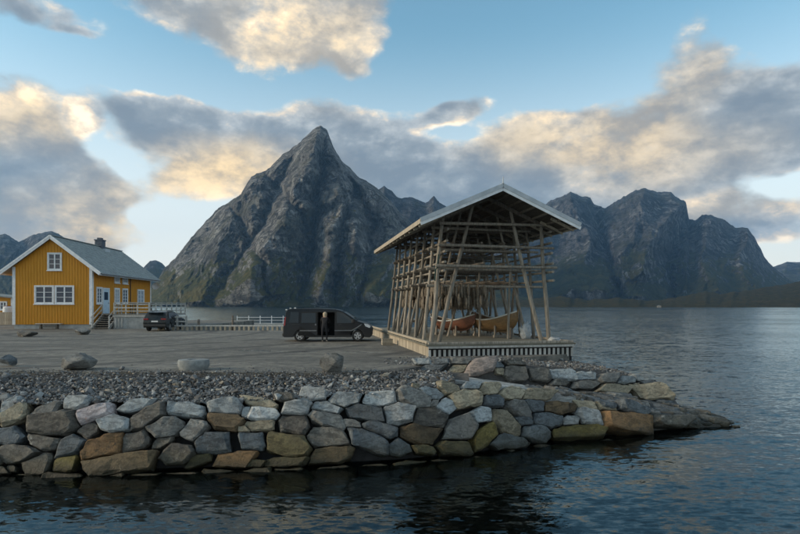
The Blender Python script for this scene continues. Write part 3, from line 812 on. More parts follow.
while _px < 560:
    _by = float(interp(_px, BASE)); _w = _r.uniform(28, 50)
    LOWER.append((_px + _w / 2, _by + _r.uniform(26, 30), _w, _r.uniform(16, 20), _r.uniform(-8, 8), _r.choice('vvyrdv'))); _px += _w * .98
UPPER = (Z_(570, 370, 4.444, [
    (65, 28, 90, 40, 0, 'l'), (160, 38, 90, 50, 0, 'g'), (60, 68, 110, 40, 0, 'g'), (195, 88, 150, 50, -5, 'b'), (260, 45, 80, 40, 0, 'l'), (290, 72, 32, 32, 0, 'b'),
    (330, 35, 90, 30, 0, 'l'), (345, 57, 70, 30, 5, 'k'), (360, 95, 150, 80, 5, 'b'), (440, 125, 40, 22, 0, 'k')]) +
  Z_(400, 340, 5.714, [
    (135, 125, 110, 40, 0, 'l'), (240, 125, 100, 36, 0, 'k'), (340, 122, 120, 40, 0, 'g'), (460, 150, 160, 95, 5, 'p'), (180, 160, 160, 40, 0, 'k'), (330, 165, 110, 45, 0, 'b'),
    (570, 180, 50, 45, 0, 'b'), (650, 195, 130, 90, 0, 'd'), (550, 140, 70, 40, 0, 'k'), (650, 132, 120, 36, 0, 'd')]) +
  Z_(530, 340, 5.333, [(50, 190, 110, 85, 0, 'd'), (175, 190, 140, 60, -3, 'l'), (150, 232, 110, 40, 0, 'd')]))

def hull2(pts):
    pts = sorted(set(map(tuple, pts)))
    def half(ps):
        h = []
        for p in ps:
            while len(h) > 1 and (h[-1][0] - h[-2][0]) * (p[1] - h[-2][1]) - (h[-1][1] - h[-2][1]) * (p[0] - h[-2][0]) <= 0: h.pop()
            h.append(p)
        return h
    a, b = half(pts), half(pts[::-1]); return a[:-1] + b[:-1]
def cells(stones, x0, x1, y0, y1, step=.5, lim=1.10):
    xs = np.arange(x0, x1, step); ys = np.arange(y0, y1, step); X, Y = np.meshgrid(xs, ys)
    best = np.full(X.shape, 9.0); idx = np.full(X.shape, -1)
    wob = fbm(X / 14, Y / 14, 0 * X, 3) * .18
    for i, (cx, cy, w, h, ang, c) in enumerate(stones):
        a = R(ang); dx = X - cx; dy = -(Y - cy)
        u = (dx * math.cos(a) + dy * math.sin(a)) / (w / 2); v = (-dx * math.sin(a) + dy * math.cos(a)) / (h / 2)
        sk = .35 * math.sin(i * 5.7); u, v = u + sk * v, v + .18 * math.sin(i * 3.3) * u
        d = (np.abs(u) ** 5 + np.abs(v) ** 5) ** .2 * (1 + wob * (.5 + .5 * math.sin(i * 2.1)))
        m = d < best; best[m] = d[m]; idx[m] = i
    out = []
    for i in range(len(stones)):
        m = (idx == i) & (best < lim)
        if m.sum() < 8: out.append(None); continue
        yy, xx = np.nonzero(m)
        # outline of the cell: farthest cell point in each of 16 directions round the centre, gives a slightly irregular block
        px = xs[xx]; py = ys[yy]; c = np.array([px.mean(), py.mean()])
        out.append((hull2(zip(px.tolist(), py.tolist())), c))
    return out
def corners(poly, k):
    poly = list(poly)
    while len(poly) > k:                     # drop the corner that matters least to the outline
        n = len(poly); ar = []
        for i in range(n):
            a, b, c = poly[i - 1], poly[i], poly[(i + 1) % n]
            ar.append(abs((b[0] - a[0]) * (c[1] - a[1]) - (c[0] - a[0]) * (b[1] - a[1])))
        poly.pop(ar.index(min(ar)))
    return poly
def stone_mesh(name, ring, n, rnd, depth, bulge, cuts=2, rough=.035):
    """ring: outline points in metres round the origin in the wall face; n: outward normal"""
    bm = bmesh.new()
    size = sum(p.length for p in ring) / len(ring)
    tilt = Vector((rnd.uniform(-.35, .35), rnd.uniform(-.25, .25), rnd.uniform(-.1, .45)))
    off = Vector((rnd.uniform(-.14, .14), 0, rnd.uniform(-.10, .14))) * size
    for p in ring:
        bm.verts.new(p * .84 - n * depth)
        bm.verts.new(p * rnd.uniform(.97, 1.0) - n * depth * .2)
        bm.verts.new(p * rnd.uniform(.95, 1.0) + n * bulge * rnd.uniform(.1, .5))
        q = p * rnd.uniform(.70, .93) + off * .4
        bm.verts.new(q + n * max(bulge * .45, bulge * rnd.uniform(.82, 1.0) + tilt.dot(q) * .5))
    r = bmesh.ops.convex_hull(bm, input=bm.verts)
    bmesh.ops.delete(bm, geom=[g for g in r['geom_interior'] if isinstance(g, bmesh.types.BMVert)], context='VERTS')
    bmesh.ops.dissolve_limit(bm, angle_limit=R(9), verts=bm.verts, edges=bm.edges)
    bmesh.ops.bevel(bm, geom=[e for e in bm.edges if e.calc_face_angle(0) > R(20)], offset=size * .022, segments=1, profile=.5, affect='EDGES', clamp_overlap=True)
    bmesh.ops.triangulate(bm, faces=bm.faces)
    bmesh.ops.subdivide_edges(bm, edges=[e for e in bm.edges if e.calc_length() > size * .20], cuts=cuts + 1)
    bmesh.ops.triangulate(bm, faces=[f for f in bm.faces if len(f.verts) > 4])
    bm.normal_update(); sh = Vector((rnd.uniform(0, 50), rnd.uniform(0, 50), rnd.uniform(0, 50)))
    mv = [(v, v.normal * (mnoise.fractal(v.co * (1.5 / max(size, .05)) + sh, .8, 2.0, 5) * size * rough * 2.6)) for v in bm.verts]
    for v, d in mv: v.co += d
    bmesh.ops.recalc_face_normals(bm, faces=bm.faces)
    me = bpy.data.meshes.new(name); bm.to_mesh(me); bm.free()
    for p in me.polygons: p.use_smooth = True
    me.set_sharp_from_angle(angle=R(17))
    return me
def build_wall(root, stones, fn, box, seed, depth, bscale):
    rnd = random.Random(seed)
    for st, ce in zip(stones, cells(stones, *box)):
        if ce is None: continue
        poly, c = ce
        n_ = len(poly)
        poly = corners(poly, rnd.choice((5, 6, 6, 7, 7, 8)))
        cen = fn(c[0], c[1])
        e = .6
        du = fn(c[0] + e, c[1]) - fn(c[0] - e, c[1]); dv = fn(c[0], c[1] - e) - fn(c[0], c[1] + e)
        n = du.cross(dv).normalized()
        if n.y > 0: n = -n
        ring = []
        for q in poly:
            q = (c[0] + (q[0] - c[0]) * .99, c[1] + (q[1] - c[1]) * .985)
            ring.append(fn(*q) - cen)
        size = sum(p.length for p in ring) / len(ring)
        me = stone_mesh('stone', ring, n, rnd, min(depth, size * 1.1), size * bscale * rnd.uniform(.75, 1.25))
        link('stone', me, SM[st[5]], root, cen + n * rnd.uniform(-.05, .05) - root.location)
build_slopes(); build_gravel()
def build_walls():
    o = at(250, 474, 0)
    w1 = thing('stone_wall', 'long dry-stacked wall of big quarry stones rising from the water', 'wall', o)
    build_wall(w1, LOWER, wall_pt, (-230, 700, 376, 515), 31, .55, .34)
    # near-black sheet behind the stones, shade of the joints put into its colour
    cols = []
    for px in np.linspace(-240, 660, 140):
        top = float(interp(px, TOPPX)) + 4; bot = float(interp(px, BASE)) + 34
        cols.append([wall_pt(px, top + (bot - top) * t) + Vector((0, .30, -.10)) - o for t in np.linspace(0, 1, 10)])
    link('joint_shade', grid_mesh('joint_shade', np.array([[list(c[i]) for c in cols] for i in range(10)])), 'dark_gap', w1)
    o2 = upper_pt(520, 383)
    w2 = thing('stone_wall', 'short upper row of squarish stones below the deck of the drying rack', 'wall', o2)
    build_wall(w2, UPPER, upper_pt, (400, 690, 352, 410), 37, .5, .40)
build_walls()

def boulder(px, py, w, h, mat, label, seed, Z=LOT, flat=.8, name='boulder', sink=.12):
    rnd = random.Random(seed); p = at(px, py, Z); k = p.y / F; W, H = w * k, h * k
    bm = bmesh.new()
    for i in range(15):
        v = Vector((rnd.gauss(0, 1), rnd.gauss(0, 1), rnd.gauss(0, 1))).normalized()
        bm.verts.new((v.x * W / 2, v.y * W * .42, (v.z * .62 + .5 - sink * .3) * H * rnd.uniform(.85, 1.12)))
    r = bmesh.ops.convex_hull(bm, input=bm.verts)
    bmesh.ops.delete(bm, geom=[g for g in r['geom_interior'] if isinstance(g, bmesh.types.BMVert)], context='VERTS')
    bmesh.ops.bevel(bm, geom=list(bm.edges), offset=W * .02, segments=1, affect='EDGES')
    bmesh.ops.triangulate(bm, faces=bm.faces)
    bmesh.ops.subdivide_edges(bm, edges=[e for e in bm.edges if e.calc_length() > W * .1], cuts=2)
    bmesh.ops.triangulate(bm, faces=[f for f in bm.faces if len(f.verts) > 4])
    bm.normal_update(); sh = Vector((seed * 3.1, seed, 2))
    for v, d in [(v, v.normal * mnoise.fractal(v.co * (4 / W) + sh, .8, 2, 4) * W * .035) for v in bm.verts]: v.co += d
    me = bpy.data.meshes.new(name); bm.to_mesh(me); bm.free()
    for q in me.polygons: q.use_smooth = True
    me.set_sharp_from_angle(angle=R(22))
    o = link(name, me, mat, None, (p.x, p.y + W * .3, Z - .02))
    return tag(o, label, 'boulder', 'loose boulders on the lot')
def build_boulders():
    boulder(72, 371, 38, 17, 'stone_grey', 'grey boulder leaning on the lot edge above the wall, second from the left frame edge', 3)
    boulder(331, 373, 27, 21, 'stone_grey', 'tall angular grey boulder on the lot edge in front of the van', 8)
    boulder(3, 367, 20, 11, 'stone_blue', 'dark boulder cut by the left edge of the photo on the lot edge', 5)
    boulder(23, 337, 21, 7.5, 'stone_dark', 'low dark boulder on the asphalt before the left half of the house gable', 6)
    boulder(78, 335, 18, 7, 'stone_grey', 'low pale grey boulder on the asphalt before the right corner of the house gable', 9)
    o = boulder(738, 429, 11, 4, 'stone_dark', 'tiny dark rock just breaking the water off the tip of the point', 12, Z=-.05, name='skerry'); o['group'] = 'rocks off the point'
    o = boulder(722, 428, 16, 9, 'stone_olive', 'rounded olive rock at the water end of the rocky point', 14, Z=-.15, name='skerry'); o['group'] = 'rocks off the point'
    o = boulder(704, 428, 22, 9, 'stone_dark', 'flat dark rock beside the olive one at the tip of the point', 15, Z=-.15, name='skerry'); o['group'] = 'rocks off the point'
    # concrete block with a hollow on top
    p = at(189, 371, LOT); p.y += .4
    t = thing('concrete_block', 'low pale concrete block with a dark hollow in its top on the lot edge', 'concrete block', p)
    rnd = random.Random(4); ring = [(math.cos(a) * .56 * rnd.uniform(.92, 1.04), math.sin(a) * .42 * rnd.uniform(.9, 1.05)) for a in [2 * math.pi * k / 11 for k in range(11)]]
    m = MB(); n = 11
    lv = [(.86, -.03), (1.0, .13), (1.0, .27), (.93, .335), (.42, .345), (.36, .22)]
    for s, z in lv: m.v += [(x * s, y * s, z + rnd.uniform(-.008, .008)) for x, y in ring]
    for i in range(len(lv) - 1):
        for k in range(n): m.f.append((i * n + k, i * n + (k + 1) % n, (i + 1) * n + (k + 1) % n, (i + 1) * n + k))
    m.f.append(tuple(range(n))[::-1]); body = m.obj('block', 'pale_concrete', t, 35)
    MB().prism([(x * .37, y * .37) for x, y in ring], 'z', .2, .235).obj('hollow', 'dark_gap', t)
build_boulders()

# ------------------------------------------------------------------ the drying rack: deck, frames, roof
ROOF_E, ROOF_P = 7.83, 9.36                                   # height of eave and ridge above the water
RA0, RA1, RV0, RV1 = -.39, 6.63, -.40, 12.6
RAM = (RA0 + RA1) / 2
def roof_z(a): return ROOF_P - abs(a - RAM) * (ROOF_P - ROOF_E) / (RAM - RA0) - LOT
DECK = .5
def build_deck():
    t = thing('deck', 'low timber deck with slatted skirt carrying the drying rack', 'deck', RO, ga)
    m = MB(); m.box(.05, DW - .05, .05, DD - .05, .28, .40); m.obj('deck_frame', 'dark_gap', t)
    # boards run across the front
    me = None; n = 60; w = DD / n; rnd = random.Random(2)
    for i in range(n):
        if me is None:
            me = MB().box(0, DW + .16, .006, w - .006, 0, .07).mesh('deck_board', bev=.006)
        link('deck_board', me, 'deck_timber', t, (-.08, i * w, .43 + rnd.uniform(-.003, .003)))
    # edge timbers that lie on the boards
    MB().box(.02, DW - .02, .0, .12, .505, .60).obj('edge_timber', 'grey_timber', t, bev=.01)
    MB().box(-.02, .12, .16, DD, .53, .63).obj('edge_timber', 'tan_warmlit_timber', t, bev=.01)
    me = MB().box(-.01, .11, 0, .12, .5, .53).mesh('packing_block')
    for k in range(28): link('packing_block', me, 'grey_timber', t, (0, .3 + k * .6, 0))
    MB().box(DW - .14, DW - .02, .16, DD, .505, .59).obj('edge_timber', 'grey_timber', t, bev=.01)
    MB().box(.06, DW - .06, .10, .14, -.3, .4).obj('skirt_shade', 'dark_gap', t)  # near-black sheet: shade between the front slats put into its colour
    MB().box(.02, DW, -.012, .04, .335, .425).obj('skirt_rail', 'pale_timber', t, bev=.005)
    n = 31; me = MB().box(0, .105, -.03, 0, 0, .50).mesh('slat', bev=.006)
    for i in range(n):
        s = link('slat', me, 'pale_timber', t, (.04 + i * (DW - .16) / (n - 1), .085 + rnd.uniform(-.004, .004), -.09))
        s.rotation_euler = (0, rnd.uniform(-.012, .012), 0)
    MB().box(.10, .14, .12, DD - .1, -.3, .4).obj('skirt_shade', 'dark_gap', t)  # near-black sheet: painted shade behind the left slats
    n = 62; me = MB().box(-.03, 0, 0, .245, 0, .50).mesh('slat', bev=.006)
    for i in range(n):
        link('slat', me, 'tan_warmlit_timber', t, (.06 + rnd.uniform(-.006, .006), .1 + i * (DD - .2) / n, -.09))  # pale planks, warm light from the left put into their tan colour
build_deck()

FRAMES = [1.4, 3.0, 4.6, 6.2, 7.8, 9.4, 11.0, 12.3]
LEVELS = [5.31 - LOT, 6.08 - LOT, 7.0 - LOT, 7.95 - LOT]
def build_rack():
    t = thing('drying_rack', 'tall open fish drying rack of weathered grey poles under a pitched metal roof', 'drying rack', RO, ga)
    rnd = random.Random(8); j = lambda s=.05: rnd.uniform(-s, s)
    def pole(name, p, q, r, mat='grey_timber', bend=.06):
        p, q = Vector(p), Vector(q); d = q - p
        mid = [p + d * k + Vector((j(bend), j(bend), 0)) * math.sin(k * math.pi) for k in (.33, .66)]
        ob = MB().tube([p, *mid, q], [r * .98, r * .92, r * .84, r * .74], 9).obj(name, mat, t, 50)
        return ob
    zt = DECK
    for i, v in enumerate(FRAMES):
        f = 0 if i == 0 else 1
        # outer posts lean in; inner raking posts carry the rafters
        pole('post', (.49 + j(.06) * f, v + j(.1) * f, zt), (1.02 + j(.05) * f, v, roof_z(1.02) - .25), .105 - .02 * f)
        pole('post', (6.09 + j(.06) * f, v + j(.1) * f, zt), (5.70 + j(.05) * f, v, roof_z(5.70) - .25), .105 - .02 * f)
        pole('raking_post', (.90 + j(.1) * f, v + .16, zt), (2.47 + j(.1) * f, v + .16, roof_z(2.47) - .22), .10 - .025 * f)
        pole('raking_post', (5.79 + j(.1) * f, v + .16, zt), (4.28 + j(.1) * f, v + .16, roof_z(4.28) - .22), .10 - .025 * f)
        # rafters of each frame
        for sgn, e in ((-1, RA0 + .25), (1, RA1 - .25)):
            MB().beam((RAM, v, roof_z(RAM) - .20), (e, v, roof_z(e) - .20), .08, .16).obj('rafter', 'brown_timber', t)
        # cross poles
        for k, z in enumerate(LEVELS):
            if i == 0 and k == 0: continue
            a0 = .49 + .53 * (z - zt) / (roof_z(1.02) - zt); x0, x1 = (a0 + .12, 6.35) if k < 3 else (a0 + .1, 5.95)
            if i == 0: dz = 0
            else: dz = j(.08)
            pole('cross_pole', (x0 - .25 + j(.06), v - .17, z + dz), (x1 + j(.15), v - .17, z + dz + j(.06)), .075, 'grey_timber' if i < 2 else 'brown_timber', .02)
        if i in (1, 3, 5):
            pole('brace', (1.0, v + .3, zt), (2.0, v + 1.5, LEVELS[0]), .07, 'brown_timber')
            pole('brace', (5.0, v + .3, zt), (5.9, v + 1.6, LEVELS[1]), .075, 'brown_timber')
    # long rails along both sides
    for k, z in enumerate(LEVELS[:3] + [5.70 - LOT, 6.55 - LOT, 7.5 - LOT]):
        a0 = .49 + (1.02 - .49) * (z - zt) / (roof_z(1.02) - zt); a1 = 6.09 - .39 * (z - zt) / (roof_z(5.7) - zt)
        for a, s in ((a0 + .19, 1), (a1 + .17, 1)):
            pole('side_rail', (a, .9, z + .15), (a, 6.9, z + .15 + j()), .06, bend=.04)
            pole('side_rail', (a + .03, 6.6, z + .13), (a + .02, RV1 - .1, z + .15 + j()), .06, bend=.04)
    # drying poles laid lengthwise across the cross poles
    for k, z in ((0, LEVELS[0]), (1, LEVELS[1]), (2, LEVELS[2])):
        for a in np.linspace(1.6, 5.0, 6 if k == 0 else 4):
            pole('drying_pole', (a + j(.1), 1.25 + (1 if k == 0 else 0) + j(.2), z + .14), (a + j(.1), RV1 - .4 + j(.3), z + .14), .048, 'brown_timber', .04)
    # inner uprights
    for a, v in ((2.9, 6.4), (3.4, 8.0), (3.9, 5.0), (4.5, 8.4), (2.2, 9.5), (4.9, 3.1), (3.15, 11.1), (4.1, 11.2), (2.6, 11.4), (3.6, 9.6)):
        pole('inner_post', (a + j(.2), v, zt), (a, v + j(.3), LEVELS[1] + .2 + j(.3)), .065, 'grey_timber', .03)
    for a, v, b in ((2.4, 5.4, 3.3), (3.5, 6.8, 4.6), (4.8, 9.4, 4.2), (1.6, 8.4, 2.4), (2.2, 10.4, 1.5)):
        pole('brace', (a, v, zt), (b, v + .2, LEVELS[0] + .1), .06, 'grey_timber', .03)
    # roof: two slabs of corrugated sheet on boards, purlins below
    rf = None
    def slab(name, z0, z1, a_in, a_out, v0, v1, mat, par=t):
        m = MB()
        for s in (-1, 1):
            A = RAM + s * a_in; B = RAM + s * a_out
            za, zb = roof_z(A), roof_z(B)
            c = [(A, v0, za + z0), (B, v0, zb + z0), (B, v1, zb + z0), (A, v1, za + z0), (A, v0, za + z1), (B, v0, zb + z1), (B, v1, zb + z1), (A, v1, za + z1)]
            m.add(c, [(0, 1, 2, 3), (4, 7, 6, 5), (0, 4, 5, 1), (1, 5, 6, 2), (2, 6, 7, 3), (3, 7, 4, 0)])
        return m.obj(name, mat, par)
    half = RAM - RA0
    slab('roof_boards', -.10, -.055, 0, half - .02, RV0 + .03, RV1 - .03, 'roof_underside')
    # corrugated metal
    m = MB(); nv = 170
    for s in (-1, 1):
        o = len(m.v)
        for i in range(nv + 1):
            v = RV0 + (RV1 - RV0) * i / nv; h = .022 * (1 if i % 2 else -1)
            for a in (0.0, half): m.v.append((RAM + s * a, v, roof_z(RAM + s * a) + h))
        for i in range(nv): m.f.append((o + 2 * i, o + 2 * i + 1, o + 2 * i + 3, o + 2 * i + 2))
    rf = m.obj('roof_sheet', 'roof_metal', t)
    MB().tube([(RAM, RV0 - .02, roof_z(RAM) + .03), (RAM, RV1, roof_z(RAM) + .03)], .07, 8).obj('ridge_cap', 'roof_metal', rf, 50)
    for a in np.linspace(.35, half - .2, 6):
        for s in (-1, 1):
            A = RAM + s * a
            MB().box(A - .04, A + .04, RV0 + .1, RV1 - .1, roof_z(A) - .20, roof_z(A) - .105).obj('purlin', 'brown_timber', t)
    # fascias: two stepped boards on the gable, one along each eave
    for s in (-1, 1):
        e = RAM + s * half
        for k, (z0, th, off, mat) in enumerate(((-.02, .17, -.035, 'roof_metal'), (-.17, .14, -.012, 'white_paint'))):
            MB().beam((RAM, RV0 + off, roof_z(RAM) + z0), (e + s * .02, RV0 + off, roof_z(e) + z0 - .01), .035, th, up=(0, 0, 1)).obj('gable_fascia', mat, t)
        MB().box(min(e, e + s * .04), max(e, e + s * .04), RV0, RV1, roof_z(e) - .17, roof_z(e) + .02).obj('eave_fascia', 'tan_warmlit_timber', t)  # warm light from the left put into the eave fascia colour
        for k in range(13):
            v = RV0 + .5 + k * (RV1 - RV0 - .8) / 12
            MB().beam((e + s * .0 - s * .02, v, roof_z(e) - .2), (e - s * 1.1, v, roof_z(e - s * 1.1) - .2), .07, .11).obj('rafter_end', 'tan_warmlit_timber', t)
    MB().tube([(RAM, RV0 - .02, roof_z(RAM) + .05), (RAM, RV0 - .02, roof_z(RAM) + .36)], [.035, .015], 6).obj('finial', 'roof_metal', t)
    # ropes round the near left post
    MB().tube([(.80, 1.26, LEVELS[1] + .5), (.72, 1.24, LEVELS[1] - .1), (.66, 1.28, LEVELS[0] + .6), (.62, 1.25, LEVELS[0] + .1)], .03, 6).obj('rope', 'rope', t, 60)
build_rack()

def build_fish():
    rnd = random.Random(17); V = []; Fc = []; o = 0
    base = MB().tube([(0, 0, .26), (0, 0, .18), (0, .015, .02), (0, 0, -.16), (0, -.01, -.27)], [.015, .05, .075, .05, .012], 6)
    bv = np.array(base.v); bv[:, 1] *= .6
    for a in np.linspace(1.25, 3.6, 9):
        for v, tier in [(v, q) for v in np.arange(2.6, 11.6, .17) for q in (0, 1)]:
            if rnd.random() < .14: continue
            s = rnd.uniform(.85, 1.45); r = rnd.uniform(0, 3.14); c, n = math.cos(r) * s, math.sin(r) * s
            m = np.array([[c, -n, 0], [n, c, 0], [0, 0, s]])
            V.append(bv @ m.T + np.array([a + rnd.uniform(-.14, .14), v + rnd.uniform(-.05, .05), LEVELS[0] - .22 - .52 * tier + rnd.uniform(-.2, .03)]))
            Fc += [[i + o for i in f] for f in base.f]; o += len(bv)
    me = bpy.data.meshes.new('dried_fish'); me.from_pydata(np.concatenate(V).tolist(), [], Fc)
    for p in me.polygons: p.use_smooth = True
    ob = link('dried_fish', me, 'fish', None, RO); ob.rotation_euler = (0, 0, ga)
    ob['kind'] = 'stuff'; ob['label'] = 'dense brown curtain of dried fish hanging from the rack poles'
build_fish()

# ------------------------------------------------------------------ boats on the deck
def boat(label, pos, heading, L, B, H, mat):
    t = thing('rowing_boat', label, 'boat', pos, heading, 'rowing boats stored on the deck')
    ns, nr = 25, 9
    def section(u):                       # u -1 stern .. 1 bow
        w = B / 2 * max(.02, (1 - abs(u) ** 2.4)) ** .75
        sheer = H * (.70 + .42 * abs(u) ** 2.3 + .06 * max(u, 0)); keel = H * (.10 + .62 * abs(u) ** 5)
        return w, keel, sheer
    def surf(off):
        P = []
        for i in range(ns):
            u = -1 + 2 * i / (ns - 1); w, k, s = section(u); w = max(w - off, .004)
            row = []
            for q in range(-nr, nr + 1):
                f = abs(q) / nr; step = .012 * (1 if int(f * 8) % 2 else 0)
                y = w * math.sin(f * math.pi / 2) ** .8 * (.72 + .28 * f); z = k + off + (s - k - off) * (f ** 1.9)
                row.append((u * L / 2, math.copysign(y + step * (off == 0), q) if q else 0, z))
            P.append(row)
        return np.array(P)
    me = grid_mesh('hull', surf(0)); me.set_sharp_from_angle(angle=R(30)); hull = link('hull', me, mat, t)
    link('inner_planking', grid_mesh('inner_planking', surf(.035)), 'boat_inside', t)
    for sg in (-1, 1):
        pts = []
        for i in range(ns):
            u = -1 + 2 * i / (ns - 1); w, k, s = section(u); pts.append((u * L / 2, sg * (w - .01), s + .012))
        m = MB(); m.tube(pts, .038, 6); m.obj('gunwale', 'boat_trim', t, 60)
    pts = []
    for i in range(ns):
        u = -1 + 2 * i / (ns - 1); w, k, s = section(u); pts.append((u * L / 2, 0, k - .02))
    for u in (1,):
        w, k, s = section(u); pts.append((L / 2 + .05, 0, s + .12))
    w, k, s = section(-1); pts.insert(0, (-L / 2 - .05, 0, s + .1))
    MB().tube(pts, .03, 6).obj('keel', mat, t, 60)
    for u in (-.5, 0, .45):
        w, k, s = section(u); z = s - .16
        MB().box(u * L / 2 - .1, u * L / 2 + .1, -w * .9, w * .9, z, z + .03).obj('thwart', 'boat_inside', t)
    for u in (-.45, .45):
        w, k, s = section(u)
        MB().box(u * L / 2 - .06, u * L / 2 + .06, -B * .42, B * .42, -.20, -.08).obj('cradle_beam', 'grey_timber', t)
        for sg in (-1, 1):
            MB().box(u * L / 2 - .04, u * L / 2 + .04, sg * B * .36 - .04, sg * B * .36 + .04, -.22, H * .42).obj('cradle_leg', 'grey_timber', t)
    return t
def build_deck_things():
    z = DECK + .21
    p = rk(4.75, 5.0, z); boat('brown wooden rowing boat with pale rim, nearer of the two on the deck', p, ga + R(-74), 3.9, 1.5, .95, 'boat_brown')
    p = rk(3.05, 6.8, z); boat('dark red-brown wooden rowing boat behind the nearer one on the deck', p, ga + R(-62), 3.4, 1.25, .80, 'boat_dark')
    # crumpled white net sack by the right posts
    def heap(label, a, v, w, h, mat, seed):
        bm = bmesh.new(); bmesh.ops.create_icosphere(bm, subdivisions=4, radius=1)
        for q in bm.verts:
            n = q.co.copy(); f = 1 + .30 * mnoise.fractal(n * 1.6 + Vector((seed, 0, 0)), .7, 2, 4) + .10 * abs(mnoise.noise(n * 6 + Vector((0, seed, 0))))
            q.co = Vector((n.x * w / 2 * f, n.y * w * .4 * f, max(-.02, (n.z * .5 + .38)) * h * f))
        me = bpy.data.meshes.new('tarpaulin'); bm.to_mesh(me); bm.free()
        for q in me.polygons: q.use_smooth = True
        return tag(link('tarpaulin', me, mat, None, rk(a, v, DECK)), label, 'tarpaulin')
    heap('tall crumpled white tarpaulin heap beside the right posts of the rack', 5.6, 2.9, .55, .8, 'white_tarp', 3)
    heap('small flat white cloth bundle at the right front edge of the deck', 6.05, .8, .5, .22, 'white_tarp', 9)
    # grey table at the back of the deck
    t = thing('work_table', 'low grey timber table standing at the back left of the deck', 'table', rk(2.1, 13.4, DECK), ga)
    MB().box(-1.0, 1.0, -.5, .5, .62, .70).obj('table_top', 'pale_timber', t, bev=.01)
    MB().box(-.92, .92, -.42, .42, .50, .615).obj('apron', 'grey_timber', t)
    for x in (-.85, .85):
        for y in (-.4, .4): MB().box(x - .05, x + .05, y - .05, y + .05, 0, .61).obj('leg', 'grey_timber', t)
    # small crate by the deck's left side
    p = at(387, 345, LOT)
    t = thing('wooden_crate', 'small yellowish wooden crate on the asphalt beside the deck', 'crate', p, ga)
    for k in range(3):
        MB().box(-.28, .28, -.20, -.18, .02 + k * .11, .12 + k * .11).obj('slat', 'tan_warmlit_timber', t); MB().box(-.28, .28, .18, .20, .02 + k * .11, .12 + k * .11).obj('slat', 'tan_warmlit_timber', t)
        MB().box(-.28, -.26, -.178, .178, .02 + k * .11, .12 + k * .11).obj('slat', 'tan_warmlit_timber', t); MB().box(.26, .28, -.178, .178, .02 + k * .11, .12 + k * .11).obj('slat', 'tan_warmlit_timber', t)
    MB().box(-.258, .258, -.178, .178, .0, .03).obj('bottom', 'tan_warmlit_timber', t)
build_deck_things()

# ------------------------------------------------------------------ yellow house
HA = R(4); HO = at(13, 329, LOT); HW, HD = 6.82, 13.4
HU = Vector((math.cos(HA), math.sin(HA), 0)); HV = Vector((-math.sin(HA), math.cos(HA), 0))
EAVE, RIDGE, OVH = 5.05, 8.36, .92                            # roof edge and ridge above the ground
SL = (RIDGE - EAVE) / (HW / 2 + OVH)
def window(root, w, h, cols, rows, casements, glassmat, m4, name='window'):
    """window as a part with frame, bars and panes as sub-parts; m4 places it: x right, z up, -y outward"""
    f = MB(); fr = .11
    for a in ((0, fr, 0, h), (w - fr, w, 0, h), (fr, w - fr, 0, fr), (fr, w - fr, h - fr, h)): f.box(a[0], a[1], -.07, .03, a[2], a[3], m4)
    f.box(-.05, w + .05, -.12, -.0, -.06, -.002, m4)
    win = f.obj(name, 'white_paint', root)
    iw = (w - 2 * fr) / casements
    bars = MB()
    for c in range(casements):
        x = fr + c * iw
        for a in ((x, x + .055, fr, h - fr), (x + iw - .055, x + iw, fr, h - fr)): bars.box(a[0], a[1], -.045, .01, a[2], a[3], m4)
        for a in ((fr, fr + .055), (h - fr - .055, h - fr)): bars.box(x + .055, x + iw - .055, -.045, .01, a[0], a[1], m4)
        pw = (iw - .11) / cols; ph = (h - 2 * fr - .11) / rows
        for r in range(1, rows): bars.box(x + .055, x + iw - .055, -.035, .01, fr + .055 + r * ph - .02, fr + .055 + r * ph + .02, m4)
        for q in range(1, cols): bars.box(x + .055 + q * pw - .02, x + .055 + q * pw + .02, -.033, .01, fr + .056, h - fr - .056, m4)
        for r in range(rows):
            for q in range(cols):
                MB().box(x + .055 + q * pw + .005, x + .055 + (q + 1) * pw - .005, .0, .012, fr + .055 + r * ph + .005, fr + .055 + (r + 1) * ph - .005, m4).obj('pane', glassmat, win)
    bars.obj('glazing_bars', 'white_paint', win)
    return win
